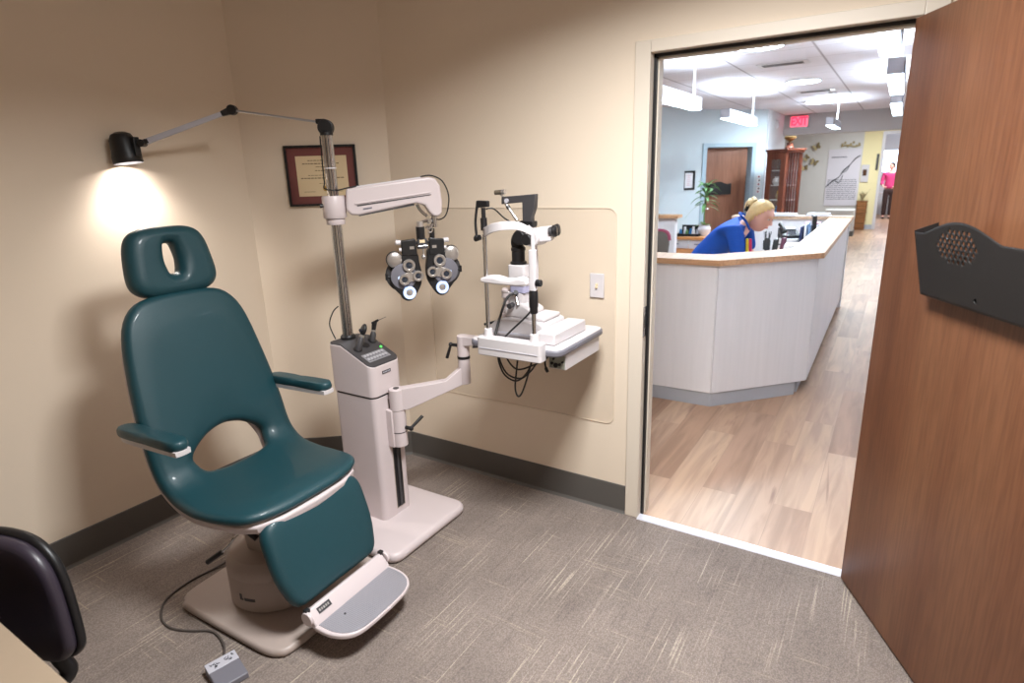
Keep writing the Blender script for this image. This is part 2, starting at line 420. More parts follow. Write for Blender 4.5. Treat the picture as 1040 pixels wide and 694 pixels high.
def dg(s, off, z): return Vector((XL, YD, z))+dn*s+dnn*off
DLEN = math.hypot(XC-XL, YD)
def dbox(mb, s0, s1, o0, o1, z0, z1):
    vs = [dg(s, o, z) for s in (s0, s1) for o in (o0, o1) for z in (z0, z1)]
    return mb.add(vs, [(0,1,3,2), (4,6,7,5), (0,4,5,1), (2,3,7,6), (0,2,6,4), (1,5,7,3)])
struct(dbox(MB(), 0, DLEN, -.12, 0, 0, ZC).build('wall_diagonal', 'cream', smooth=False))
w = MB().box(XC-.06, CL+.03, 0, DW, 0, ZC); w.box(CRr-.03, XR+.1, 0, DW, 0, ZC); w.box(CL+.03, CRr-.03, 0, DW, CT-.02, ZC)
struct(w.build('wall_back', 'cream', smooth=False))
struct(MB().box(XR, XR+.1, YB-.1, 0, 0, ZC).build('wall_right', 'cream', smooth=False))
struct(MB().box(XL-.1, XR, YB-.1, YB, 0, ZC).build('wall_front', 'cream', smooth=False))
# rubber cove base: face and small toe
def cove(mb, p0, p1, nrm, h=.152):
    p0, p1, nrm = Vector(p0), Vector(p1), Vector(nrm)
    prof = [(0, 0), (.016, 0), (.012, .004), (.006, .014), (.005, h-.003), (.003, h), (0, h)]
    return mb.prism(prof, lambda a, b: p0+nrm*a+Vector((0, 0, b)), lambda a, b: p1+nrm*a+Vector((0, 0, b)))
struct(cove(MB(), (XL, YB, 0), (XL, YD+.002, 0), (1, 0, 0)).build('baseboard_left', 'rubber_base', smooth=False))
struct(cove(MB(), dg(0, 0, 0), dg(DLEN, 0, 0), dnn).build('baseboard_diagonal', 'rubber_base', smooth=False))
struct(cove(MB(), (XC, 0, 0), (CL, 0, 0), (0, -1, 0)).build('baseboard_back', 'rubber_base', smooth=False))
# door frame (steel, cream) with dark gasket and stop
fr = MB()
fr.box(CL, OL, -.014, DW+.014, 0, CT); fr.box(OR, CRr, -.014, DW+.014, 0, CT); fr.box(OL, OR, -.014, DW+.014, OT, CT)
fo = struct(fr.build('trim_1', 'frame_paint', bevel=.003, seg=2))
g = MB(); g.box(OL, OL+.012, .028, .046, 0, OT); g.box(OL, OR, .028, .046, OT-.012, OT)
g.box(OR-.012, OR, .028, .046, 0, OT)
struct(g.build('trim_2', 'black', smooth=False))
st = MB(); st.box(OL, OL+.018, .046, .095, 0, OT); st.box(OL, OR, .046, .095, OT-.018, OT); st.box(OR-.018, OR, .046, .095, 0, OT)
struct(st.build('trim_3', 'frame_paint', smooth=False))
th_ = MB().prism([(-.03, 0), (-.026, .006), (.02, .006), (.026, 0)], lambda a, b: Vector((OL, .004+a, b)), lambda a, b: Vector((OR, .004+a, b)))
struct(th_.build('trim_4', mat('bright_metal_threshold', (226, 226, 236), .35, metal=.3), smooth=False))
# strike plate on the jamb
sp = thing('strike_plate', 'small metal strike plate let into the left jamb of the door frame', 'strike plate', (OL, .01, 1.0))
MB().box(OL-.0005, OL+.003, -.012, .026, .935, 1.075).build('plate', 'chrome', sp, bevel=.001)
MB().box(OL+.002, OL+.0042, .0, .015, .975, 1.03).build('latch_hole', 'black', sp, smooth=False)

# door leaf, hinged on the right jamb, swung far into the room
dd = Vector((.25, -.476, 0)).normalized(); dt = Vector((-dd.y, dd.x, 0))  # dt: towards the right/back of the leaf
HP = Vector((-.020, -.045, 0))
def leaf(s, t, z): return HP+dd*s+dt*t+Vector((0, 0, z))
def lbox(mb, s0, s1, t0, t1, z0, z1):
    vs = [leaf(s, t, z) for s in (s0, s1) for t in (t0, t1) for z in (z0, z1)]
    return mb.add(vs, [(0,1,3,2), (4,6,7,5), (0,4,5,1), (2,3,7,6), (0,2,6,4), (1,5,7,3)])
TL = Matrix.Translation(HP) @ Matrix((dd, dt, (0, 0, 1))).transposed().to_4x4()
door = MB().box(0, .94, 0, .044, .012, 2.118).build('door_1', 'door_wood', bevel=.002, seg=2)
door.matrix_world = TL; struct(door)
door['_w'] = 0
# hinges
for z in (.2, 1.07, 1.92):
    h = MB().cyl((-.008, .046, z-.05), (-.008, .046, z+.05), .007, n=12).box(-.008, .03, .044, .0465, z-.05, z+.05).build('hinge', 'chrome'); h.parent = door
# lever handle near the free edge
h = MB().cyl((.885, -.001, 1.0), (.885, -.012, 1.0), .03, n=24).cyl((.885, -.012, 1.0), (.885, -.05, 1.0), .011, n=16).lathe([(.012, .035), (.024, .040), (.026, .052), (.02, .062), (0, .064)], (.885, 0, 1.0), (0, -1, 0)).build('door_handle', 'chrome'); h.parent = door

# black wall file pocket on the door, perforated front
fp = bpy.data.objects.new('file_pocket', None); C.objects.link(fp)
tag(fp, 'black metal file pocket with a curved top and dotted front, on the open brown door', 'file holder')
fp.matrix_world = TL @ Matrix.Translation((.285, 0, 1.275))
W, H, D = .56, .20, .068
# front panel outline with raised arch, with round holes: grid panel cut by boolean-free construction
def arch(x):
    t = (x-.045)/.335
    return .188+(.044*math.sin(PI*t)**1.15 if 0 < t < 1 else 0)
def front_y(z): return -D*(.62+.38*z/.2)
fpm = MB()
nx = 60; nz = 24
xs = [W*i/nx for i in range(nx+1)]
vs = []
for x in xs:
    for k in range(nz+1):
        z = arch(x)*k/nz; vs.append((x+.035*(1-x/W)*(1-k/nz), front_y(z), z))
fs = []
def holec(x, z):
    return None
for i in range(nx):
    for k in range(nz): fs.append((i*(nz+1)+k, (i+1)*(nz+1)+k, (i+1)*(nz+1)+k+1, i*(nz+1)+k+1))
fpm.add(vs, fs)
fpn = fpm.build('front_panel', 'blackm'); fpn.parent = fp
md = fpn.modifiers.new('thick', 'SOLIDIFY'); md.thickness = .002
# cut the dotted pattern with a boolean
cut = MB()
for row in range(7):
    for col in range(10):
        x = .110+(col+.5*(row % 2))*.0205; z = .204-row*.0138
        dx = (x-.205)/.088; dz = (z-.164)/.050
        if dx*dx+dz*dz < 1: cut.cyl((x, -.12, z), (x, .0, z), .0054, n=10)
cut.cyl((.289, -.12, .030), (.289, -.0, .030), .0055, n=10)
co_ = cut.build('cut', 'blackm')
bpy.context.view_layer.update()
bo = fpn.modifiers.new('holes', 'BOOLEAN'); bo.object = co_; bo.operation = 'DIFFERENCE'; bo.solver = 'EXACT'
co_.matrix_world = fp.matrix_world
bpy.context.view_layer.update()
dg_ = bpy.context.evaluated_depsgraph_get()
me2 = bpy.data.meshes.new_from_object(fpn.evaluated_get(dg_))
fpn.modifiers.clear(); fpn.data = me2
bpy.data.objects.remove(co_)
x = MB().box(0, W, -.003, -.0005, 0, .07).build('back_panel', 'blackm', smooth=False); x.parent = fp
sd = [(0, 0), (front_y(0), 0), (front_y(.192), .192), (0, .215)]
for nm, xx in (('side_panel', 0), ('side_panel', W-.002)):
    x = MB().prism(sd, lambda a, b: Vector((xx+(.035*(1-b/.19) if xx < .1 and b < .19 else 0), a, b)), lambda a, b: Vector((xx+.002+(.035*(1-b/.19) if xx < .1 and b < .19 else 0), a, b))).build(nm, 'blackm', smooth=False); x.parent = fp
x = MB().box(.035, W, front_y(0), -.0005, 0, .002).build('bottom_panel', 'blackm', smooth=False); x.parent = fp

# clear wall guard on the back wall
gw = thing('wall_guard', 'clear acrylic sheet with rounded corners screwed to the cream wall behind the slit lamp', 'wall guard', (-1.6, 0, .46))
gp = rrect(1.108, 1.045, .045, 6, -1.61, .992)
MB().prism(gp, lambda a, b: Vector((a, -.0005, b)), lambda a, b: Vector((a, -.0035, b))).build('sheet', 'clear', gw, smooth=False)
eg = MB(); inn = rrect(1.102, 1.039, .043, 6, -1.61, .992); n_ = len(gp)
vs = [Vector((a, -.0004, b)) for a, b in gp]+[Vector((a, -.004, b)) for a, b in gp]+[Vector((a, -.004, b)) for a, b in inn]+[Vector((a, -.0004, b)) for a, b in inn]
fs = [(q*n_+i, q*n_+(i+1) % n_, ((q+1) % 4)*n_+(i+1) % n_, ((q+1) % 4)*n_+i) for q in range(4) for i in range(n_)]
eg.add(vs, fs).build('polished_edge', 'acrylic_edge', gw, smooth=False)

# switch plate
sw = thing('switch_plate', 'white rectangular wall plate with one small toggle, left of the door frame', 'light switch', (-1.149, 0, 1.1))
MB().box(-1.185, -1.113, -.010, -.003, 1.1, 1.215).build('cover', 'white', sw, bevel=.003)
MB().box(-1.154, -1.144, -.019, -.009, 1.146, 1.168).build('toggle', 'paper', sw, bevel=.002)

# framed certificate on the diagonal wall
cs = .216 + .189; 
def cfp(s, off, z): return dg(s, off, z)
def cbox(mb, s0, s1, o0, o1, z0, z1): return dbox(mb, s0, s1, o0, o1, z0, z1)
c0, c1, q0, q1 = .216, .594, 1.537, 1.856
cf = thing('framed_certificate', 'black framed certificate with a burgundy mat on the diagonal wall behind the pole', 'picture', dg(.405, 0, 1.53))
m_ = MB()
for a in ((c0, c1, q0, q0+.012), (c0, c1, q1-.012, q1), (c0, c0+.012, q0, q1), (c1-.012, c1, q0, q1)): dbox(m_, a[0], a[1], .0005, .022, a[2], a[3])
m_.build('frame', 'black', cf, smooth=False)
dbox(MB(), c0+.01, c1-.01, .001, .010, q0+.01, q1-.01).build('mat_board', 'mat_board', cf, smooth=False)
dbox(MB(), c0+.055, c1-.052, .008, .012, q0+.052, q1-.055).build('certificate_paper', 'paper', cf, smooth=False)
ik = MB(); mid = (c0+c1)/2
for z, hw, hh in ((1.775, .07, .004), (1.758, .10, .005), (1.742, .03, .003), (1.722, .035, .004), (1.698, .075, .003), (1.682, .115, .005), (1.655, .02, .002)):
    x = mid-hw
    while x < mid+hw-.004:
        l = random.uniform(.008, .022); dbox(ik, x, min(x+l, mid+hw), .0115, .0126, z, z+hh); x += l+.004
for a in (-.105, .045):
    dbox(ik, mid+a, mid+a+.06, .0115, .0126, 1.612, 1.614)
ik.build('lettering', 'ink', cf, smooth=False)
MB().cyl(dg(mid+.01, .0115, 1.628), dg(mid+.01, .0135, 1.628), .013, n=20).build('seal', 'gold', cf)

# ================================================================== EXAM CHAIR
TH = R(2.3)
ch = thing('examination_chair', 'teal green vinyl eye examination chair with headrest, armrests and footrest on a pale base plate', 'chair', (-1.9, -1.25, 0), TH, world=False)
# side profile of the front face of back and seat (u, z)
prof = [(-.515, 1.262), (-.492, 1.20), (-.452, 1.03), (-.412, .87), (-.375, .73), (-.352, .64), (-.322, .585), (-.262, .548), (-.16, .535), (-.05, .538), (.06, .548), (.112, .550), (.148, .543)]
PS = spline([Vector((a, 0, b)) for a, b in prof], 14)
SL = [0]
for i in range(1, len(PS)): SL.append(SL[-1]+(PS[i]-PS[i-1]).length)
def s_of(u, z):
    j = min(range(len(PS)), key=lambda i: (PS[i].x-u)**2+(PS[i].z-z)**2); return SL[j]
def prof_at(s):
    if s <= 0: j = 1; base = PS[0]+(PS[1]-PS[0]).normalized()*s; d = PS[1]-PS[0]
    elif s >= SL[-1]: d = PS[-1]-PS[-2]; base = PS[-1]+d.normalized()*(s-SL[-1])
    else:
        j = next(i for i in range(1, len(SL)) if SL[i] >= s); t = (s-SL[j-1])/max(1e-9, SL[j]-SL[j-1]); base = PS[j-1].lerp(PS[j], t)
        lo, hi = max(0, j-7), min(len(PS)-1, j+6); d = PS[hi]-PS[lo]
    d = d.normalized(); return base, Vector((-d.z, 0, d.x))   # normal: to the front / up
TC = .066
def vs_(b): return .013*max(0, min(1, (SL[-1]-.28-b)/.18))
def sled(a, b, h):
    p, nn = prof_at(b); k = min(1, max(0, (b-SL[-1]+.48)/.22)); h = TC-(TC-h)*(1-.36*k); q = p+nn*(h-TC); return (q.x, a+vs_(b), q.z)
_, n_t = prof_at(.3)
assert n_t.x > 0
S = s_of
half = [(0, S(-.515, 1.262)-.004), (.10, .0), (.175, .018), (.225, .065), (.256, S(-.475, 1.13)), (.278, S(-.452, 1.03)), (.300, S(-.412, .87)), (.311, S(-.375, .73)),
        (.312, S(-.345, .62)), (.310, S(-.262, .548)), (.312, S(-.16, .535)), (.306, S(-.05, .538)), (.284, S(.06, .548)), (.240, S(.12, .552)), (.15, S(.155, .545)), (0, S(.155, .545)+.006)]
out = closed(sym(half), 6)
hh = [(0, S(-.37, .704)), (.07, S(-.366, .692)), (.128, S(-.355, .665)), (.162, S(-.347, .63)), (.160, S(-.335, .605)), (.135, S(-.31, .575)), (.06, S(-.30, .568)), (0, S(-.30, .567))]
hole = [(a+.006, b) for a, b in closed(sym(hh), 6)]
pad('seat_and_back_cushion', out, sled, TC, .032, 'green', ch, hole, c=(0, S(-.352, .64)), n=160, crown=.006)
# white shell behind/below the cushion
def sled2(a, b, h):
    p, nn = prof_at(b); k = min(1, max(0, (b-SL[-1]+.48)/.22)); q = p+nn*(h-TC-.026+.022*k); return (q.x, a+vs_(b), q.z)
half2 = [(max(0, a-.014) if a > 0 else 0, b+(.02 if b < .2 else 0)-(.012 if b > SL[-1]-.12 else 0)) for a, b in half]
hh2 = [(a+.01 if a > 0 else 0, b+(-.012 if b < S(-.352, .64) else .012)) for a, b in hh]
pad('shell', closed(sym(half2), 6), sled2, .03, .01, 'shell', ch, closed(sym(hh2), 6), c=(0, S(-.352, .64)), n=120)
# pull-out seat pan (white lip under the seat front)
pan = [(-.26, .27), (-.16, .302), (-.05, .298), (.05, .280), (.115, .240), (.150, .15), (.160, 0)]
pan = pan+[(a, -b) for a, b in reversed(pan[:-1])]
MB().prism(pan, lambda a, b: Vector((a*.97-.004, b*.96, .462)), lambda a, b: Vector((a-.002, b*1.01, .502))).build('seat_pan', 'shell', ch, bevel=.012, seg=4)
# headrest
hb = Vector((-.512, 0, 1.253)); hd = Vector((-.036, 0, .27)).normalized(); hn = Vector((hd.z, 0, -hd.x))
def hmap(a, b, h):
    p = hb+hd*b+hn*(h-.095)+Vector((0, a, 0)); return (p.x, p.y*1.06+.025, p.z)
ho = closed([(0, .267), (.075, .265), (.125, .247), (.152, .205), (.166, .13), (.170, .06), (.155, .02), (.115, -.004), (.05, -.012), (0, -.013), (-.05, -.012), (-.115, -.004), (-.155, .02), (-.170, .06), (-.166, .13), (-.152, .205), (-.125, .247), (-.075, .265)], 5)
hol = closed([(0, .200), (.019, .194), (.026, .17), (.026, .11), (.019, .084), (0, .077), (-.019, .084), (-.026, .11), (-.026, .17), (-.019, .194)], 5)
hr = pad('headrest', ho, hmap, .095, .036, 'green', ch, hol, c=(0, .135), n=120, crown=.004)
MB().prism(rrect(.16, .07, .015, 5, 0, .03), lambda a, b: hmap(a, b, -.012), lambda a, b: hmap(a, b, .004)).build('headrest_bracket', 'shell', ch, bevel=.004)
sup = MB()
for v in (-.05, .05): sup.cyl((-.612, v, 1.31), (-.555, v, 1.08), .008, n=12)
sup.build('headrest_support', 'chrome', ch)
MB().box(-.61, -.56, -.08, .08, 1.06, 1.13).build('support_housing', 'shell', ch, bevel=.01)
# armrests
for sgn in (-1, 1):
    def am(a, b, h, sgn=sgn): return (-.275+(a+.275)*.87, sgn*.332+b*.88, .788+h+ (a+.28)*.02)
    ao = closed([(-.055, .022), (-.052, .032), (-.075, .036), (-.28, .040), (-.45, .036), (-.485, .02), (-.492, 0), (-.485, -.02), (-.45, -.036), (-.28, -.040), (-.075, -.036), (-.052, -.032), (-.055, -.022), (-.050, 0)], 4)
    ar = pad('armrest', ao, am, .036, .015, 'green', ch, c=(-.28, 0), n=72, crown=.002)
    MB().prism(closed([(-.058, .026), (-.08, .033), (-.28, .036), (-.44, .033), (-.475, 0), (-.44, -.033), (-.28, -.036), (-.08, -.033), (-.058, -.026), (-.054, 0)], 3),
               lambda a, b: Vector((-.275+(a+.275)*.87, sgn*.332+b*.86, .772+(a+.28)*.02)), lambda a, b: Vector((-.275+(a+.275)*.87, sgn*.332+b*.88, .790+(a+.28)*.02))).build('armrest_plate', 'white', ar, bevel=.005)
    MB().box(-.45, -.41, min(sgn*.26, sgn*.32), max(sgn*.26, sgn*.32), .745, .778).build('armrest_bracket', 'shell', ch, bevel=.008)
# leg rest
lb = Vector((.135, 0, .492)); ld = Vector((.105, 0, -.335)).normalized(); ln = Vector((-ld.z, 0, ld.x))
def lmap(a, b, h): return tuple(lb+ld*b+ln*(h-.058)+Vector((0, a, 0)))
lo = closed([(0, -.022), (.14, -.020), (.205, -.008), (.236, .03), (.243, .10), (.240, .20), (.222, .28), (.205, .318), (.165, .336), (0, .338), (-.165, .336), (-.205, .318), (-.222, .28), (-.240, .20), (-.243, .10), (-.236, .03), (-.205, -.008), (-.14, -.020)], 5)
pad('leg_rest', lo, lmap, .062, .03, 'green', ch, c=(0, .16), n=96, crown=.006)
MB().prism(rrect(.34, .30, .03, 4, 0, .17), lambda a, b: lmap(a, b, -.016), lambda a, b: lmap(a, b, .008)).build('leg_rest_bracket', 'shell', ch, bevel=.004)
MB().cyl((.105, -.09, .47), (.105, .09, .47), .014).build('leg_rest_hinge', 'chrome', ch)
# footplate
fpp = [(.255, .150), (.285, .105), (.300, .104), (.300, .122), (.290, .126), (.272, .158)]
rail = MB().prism([(.244, .168), (.262, .176), (.300, .134), (.306, .112), (.280, .112), (.250, .138)], lambda a, b: Vector((a, -.200, b)), lambda a, b: Vector((a, .196, b)))
ft = rail.build('footrest_rail', 'shell', ch, bevel=.005)
fo_ = [(.295, -.205), (.405, -.19)]
fo_ = [(.292, -.202), (.36, -.200), (.415, -.178), (.448, -.135), (.458, -.06), (.458, .06), (.448, .135), (.415, .178), (.36, .198), (.292, .198)]
fo_ = [(.292, -.202)]+[(v.x, v.y) for v in spline([Vector((a, b, 0)) for a, b in fo_], 4)][1:-1]+[(.292, .198)]
fpz = lambda a: .122-(a-.29)*.05
fpo = MB().prism(fo_, lambda a, b: Vector((a, b, fpz(a)-.016)), lambda a, b: Vector((a, b, fpz(a)+.004))).build('footplate', 'shell', ch, bevel=.006)
ins_ = [(.305+(a-.292)*.90, b*.93) for a, b in fo_]
def dots_mat():
    m, nt, b = newmat('ribbed_aluminium_tread'); L = nt.links.new
    b.inputs['Base Color'].default_value = srgb(172, 170, 178); b.inputs['Metallic'].default_value = .55; b.inputs['Roughness'].default_value = .4
    tc = N(nt, 'ShaderNodeTexCoord'); mp = N(nt, 'ShaderNodeMapping'); mp.inputs['Scale'].default_value = (130, 130, 0)
    v = N(nt, 'ShaderNodeTexVoronoi', Scale=1, Randomness=0); L(tc.outputs['Object'], mp.inputs[0]); L(mp.outputs[0], v.inputs['Vector'])
    bp = N(nt, 'ShaderNodeBump', Strength=.9, Distance=.002); L(v.outputs['Distance'], bp.inputs['Height']); L(bp.outputs[0], b.inputs['Normal']); return m
M['tread'] = dots_mat()
MB().prism(ins_, lambda a, b: Vector((a, b, fpz(a)+.002)), lambda a, b: Vector((a, b, fpz(a)+.0065))).build('tread', 'tread', fpo, smooth=False)
MB().cyl((.345, -.10, fpz(.345)+.005), (.345, -.10, fpz(.345)+.009), .004, n=12).build('screw', 'dgrey', fpo)
for sgn in (-1, 1):
    MB().cyl((.268, sgn*.205-.006, .150), (.268, sgn*.205+.008, .150), .026, n=24).build('footrest_pivot', 'shell', ch, bevel=.003)
    MB().box(.248, .268, sgn*.196-.01, sgn*.196+.01, .158, .182).build('footrest_pivot', 'black', ch, bevel=.003)
# name plates
rl = Vector((.0397, 0, -.0437)).normalized()
def rp(a, b, off):  # on sloping face of the rail
    p = Vector((.2625, 0, .1765))+rl*a+Vector((.74, 0, .67))*off; return Vector((p.x, b, p.z))
npm = MB(); vs = [rp(a, b, o) for a in (.013, .036) for b in (-.165, -.105) for o in (.0, .002)]
npm.add(vs, [(0,1,3,2), (4,6,7,5), (0,4,5,1), (2,3,7,6), (0,2,6,4), (1,5,7,3)]).build('name_plate', 'dgrey', ft, smooth=False)
npm = MB()
for k in range(5):
    vs = [rp(a, b, o) for a in (.020, .029) for b in (-.160+k*.010, -.153+k*.010) for o in (.002, .0026)]
    npm.add(vs, [(0,1,3,2), (4,6,7,5), (0,4,5,1), (2,3,7,6), (0,2,6,4), (1,5,7,3)])
npm.build('plate_lettering', 'silver', ft, smooth=False)
# base plate, drum, column
bp_ = closed([(-.40, .27), (-.44, .20), (-.44, -.20), (-.40, -.27), (-.36, -.292), (0, -.300), (.13, -.298), (.185, -.278), (.208, -.23), (.212, 0), (.208, .23), (.185, .278), (.13, .298), (0, .300), (-.36, .292)], 6)
pad('base_plate', bp_, lambda a, b, h: (a, b, h+.001), .034, .016, 'shell_dark', ch, c=(-.1, 0), n=120)
dr = MB().lathe([(.180, 0), (.192, .010), (.192, .135), (.190, .139), (.190, .142), (.192, .146), (.188, .185), (.168, .210), (.120, .220), (.0, .222)], (-.125, -.012, .033), n=64)
dr.build('pedestal_drum', 'shell_dark', ch)
cl = MB().prism(rrect(.20, .20, .03, 5, -.08, -.01), lambda a, b: Vector((a, b, .22)), lambda a, b: Vector((a*1.05, b*1.15, .44)))
cl.build('lift_column', 'shell_dark', ch)
MB().box(-.26, .10, -.13, .13, .40, .445).build('seat_carriage', 'shell', ch, bevel=.01)
# small name mark on the drum
npm = MB()
for (t0, t1, z0, z1) in ((-88, -84.5, .085, .105), (-88, -83, .078, .086), (-81, -67, .078, .090)):
    for k in range(6):
        a0 = R(t0+(t1-t0)*k/6); a1 = R(t0+(t1-t0)*(k+1)/6)
        vs = [(-.125+r_*math.cos(a), -.012+r_*math.sin(a), z+.033) for a in (a0, a1) for r_ in (.1915, .1935) for z in (z0-.02, z1-.02)]
        npm.add(vs, [(0,1,3,2), (4,6,7,5), (0,4,5,1), (2,3,7,6), (0,2,6,4), (1,5,7,3)])
npm.build('name_mark', 'dgrey', ch, smooth=False)
# recline lever
lv = MB().tube([(-.02, -.13, .42), (-.04, -.22, .415), (-.055, -.245, .385), (-.085, -.27, .35)], .005).build('recline_lever', 'chrome', ch)
MB().cyl((-.08, -.265, .355), (-.125, -.302, .318), .0095, .0105, n=14).build('grip', 'black', lv, bevel=.002)
MB().cyl((.0, -.20, .425), (.03, -.19, .40), .012, n=12).build('knob', 'black', ch)

# foot switch and its cord
fs_r = thing('foot_switch', 'small two-tone grey foot switch box with pedal symbols on the carpet beside the chair base', 'foot switch', (-1.800, -1.668, 0), R(77), world=False)
def wedge(mb, x0, x1, y0, y1, z0, z1a, z1b):
    v = [(x0,y0,z0), (x1,y0,z0), (x1,y1,z0), (x0,y1,z0), (x0,y0,z1a), (x1,y0,z1a), (x1,y1,z1b), (x0,y1,z1b)]
    return mb.add(v, [(3,2,1,0), (4,5,6,7), (0,1,5,4), (1,2,6,5), (2,3,7,6), (3,0,4,7)])
wedge(MB(), -.052, .052, -.062, .06, .001, .024, .042).build('housing', 'grey', fs_r, bevel=.004)
wedge(MB(), -.052, .052, .016, .060, .030, .0365, .0438).build('light_panel', 'lgrey', fs_r, bevel=.002)
sy = MB()
for cx in (-.024, .026):
    for k in range(7):
        a = random.uniform(0, PI); x = cx+random.uniform(-.014, .014); y = .038+random.uniform(-.012, .012); z = .0402+(y-.038)*.17+.0006
        d = (math.cos(a)*.005, math.sin(a)*.005)
        sy.cyl((x-d[0], y-d[1], z-d[1]*.0), (x+d[0], y+d[1], z+.0004), .0011, n=6)
    sy.lathe([(.005, 0), (.005, .0008), (.0035, .0008), (.0035, 0)], (cx+.002, .031, .0392), n=14)
sy.build('symbols', 'black', fs_r)
cd = MB().tube([(-1.858, -1.652, .02), (-1.885, -1.63, .008), (-1.93, -1.595, .006), (-2.0, -1.572, .006), (-2.06, -1.572, .005), (-2.13, -1.612, .005), (-2.21, -1.64, .005), (-2.30, -1.628, .005), (-2.39, -1.56, .005), (-2.42, -1.44, .005), (-2.40, -1.30, .01), (-2.34, -1.15, .06), (-2.25, -1.12, .11), (-2.19, -1.16, .13)], .0045, n=8)
tag(cd.build('cord', 'cord_grey'), 'thin dark cord looping over the carpet from the foot switch to the chair pedestal', 'cord')

# ================================================================== INSTRUMENT STAND
sd_ = thing('instrument_stand', 'pale pinkish-grey instrument stand with chrome pole, console and swing arms beside the green chair', 'instrument stand', (-2.05, -.62, 0))
pad('base_plate', rrect(.68, .545, .055, 6, -2.04, -.645), lambda a, b, h: (a, b, h+.001), .05, .022, 'shell', sd_, c=(-2.04, -.645), n=120)
colp = rrect(.27, .19, .03, 6, -2.075, -.625)
MB().prism(colp, lambda a, b: Vector((a, b, .05)), lambda a, b: Vector((a, b, .684))).build('column', 'shell', sd_, ang=30)
MB().prism(rrect(.262, .182, .028, 6, -2.075, -.625), lambda a, b: Vector((a, b, .680)), lambda a, b: Vector((a, b, .694))).build('seam_gasket', 'black', sd_)
hp = rrect(.276, .198, .032, 6, -2.077, -.625)
ztop = lambda x: .925 if x < -2.125 else .925-(x+2.125)*(.088/.187)
# console: outline extruded up to a sloping top
hc = MB(); n_ = len(hp)
# insert extra points where slope breaks
hp2 = []
for i in range(n_):
    a, b = hp[i]; c_, d_ = hp[(i+1) % n_]; hp2.append((a, b))
    if (a+2.125)*(c_+2.125) < 0:
        t = (-2.125-a)/(c_-a); hp2.append((-2.125, b+(d_-b)*t))
n_ = len(hp2)
vs = [(a, b, .692) for a, b in hp2]+[(a, b, ztop(a)) for a, b in hp2]
top = list(range(n_, 2*n_))
bk = [i for i in range(n_) if abs(hp2[i][0]+2.125) < 1e-6]
fs = [(i, (i+1) % n_, n_+(i+1) % n_, n_+i) for i in range(n_)]+[tuple(range(n_-1, -1, -1))]
i0, i1 = bk
fs.append(tuple(n_+i for i in range(i0, i1+1))); fs.append(tuple(n_+(i % n_) for i in range(i1, i0+n_+1)))
hc.add(vs, fs)
con = hc.build('console', 'shell', sd_, bevel=.004, ang=30)
# dark top panel following the slope
tp = MB(); hp3 = [(-2.077+(a+2.077)*.985, -.625+(b+.625)*.98) for a, b in hp2]
hp3 = [(-2.125 if abs(a+2.125) < .002 else a, b) for a, b in hp3]
vs = [(a, b, ztop(a)-.002) for a, b in hp3]+[(a, b, ztop(a)+.006) for a, b in hp3]
fs = [(i, (i+1) % n_, n_+(i+1) % n_, n_+i) for i in range(n_)]+[tuple(n_+i for i in range(i0, i1+1)), tuple(n_+(i % n_) for i in range(i1, i0+n_+1))]
tp.add(vs, fs).build('top_panel', 'dgrey', con, bevel=.0015)
sl = math.atan2(.088, .187)
def onslope(x, y, h): return Vector((x, y, ztop(x)+.006))+Vector((math.sin(sl), 0, math.cos(sl)))*h
def sbox(mb, x0, x1, y0, y1, h0, h1):
    vs = [onslope(x, y, h) for x in (x0, x1) for y in (y0, y1) for h in (h0, h1)]
    return mb.add(vs, [(0,1,3,2), (4,6,7,5), (0,4,5,1), (2,3,7,6), (0,2,6,4), (1,5,7,3)])
sbox(MB(), -2.022, -1.968, -.698, -.558, -.002, .0015).build('button_panel', 'panel_grey', con, smooth=False)
bt = MB()
for i in range(2):
    for j in range(7): sbox(bt, -2.016+i*.024, -2.006+i*.024, -.69+j*.0185, -.678+j*.0185, .001, .003)
bt.build('button', 'button_grey', con, smooth=False)
bt = MB()
for i in range(2):
    for j in range(6): sbox(bt, -2.003+i*.024, -2.0+i*.024, -.688+j*.0195, -.678+j*.0195, .001, .002)
bt.build('panel_markings', 'dgrey', con, smooth=False)
MB().cyl(onslope(-2.035, -.553, -.002), onslope(-2.035, -.553, .003), .005, n=14).build('green_indicator', 'green_led', con)
nb = MB().box(-1.942, -1.9365, -.655, -.600, .793, .808).build('name_plate', 'dgrey', con, bevel=.001)
nb = MB()
for k in range(5): nb.box(-1.937, -1.936, -.65+k*.0095, -.644+k*.0095, .798, .804)
nb.build('plate_lettering', 'lgrey', con, smooth=False)
# slot in the column front
MB().box(-1.9415, -1.9385, -.636, -.577, .08, .665).build('slot_surround', 'shell_dark', sd_, smooth=False)
MB().box(-1.940, -1.9375, -.632, -.581, .085, .66).build('slot', 'black', sd_, smooth=False)
MB().cyl((-1.936, -.606, .09), (-1.936, -.606, .66), .007, n=12).build('slot_rail', 'dgrey', sd_)
# pole: fluted chrome, with collar
def fluted(mb, x, y, z0, z1, r, nf=12, n=144):
    poly = []
    for k in range(n):
        t = 2*PI*k/n; q = math.cos(nf*t); rr = r*(1-.22*max(0, q)**4); poly.append((x+rr*math.cos(t), y+rr*math.sin(t)))
    return mb.prism(poly, lambda a, b: Vector((a, b, z0)), lambda a, b: Vector((a, b, z1)))
PX, PY_ = -2.175, -.625
fluted(MB(), PX, PY_, .92, 1.87, .025).build('pole', 'chrome', sd_, ang=50)
MB().lathe([(.036, 0), (.036, .014), (.030, .022)], (PX, PY_, .929), n=32).build('pole_collar', 'black', sd_)
MB().lathe([(.0275, 0), (.0275, .005)], (PX, PY_, 1.72), n=32).build('pole_ring', 'white', sd_)
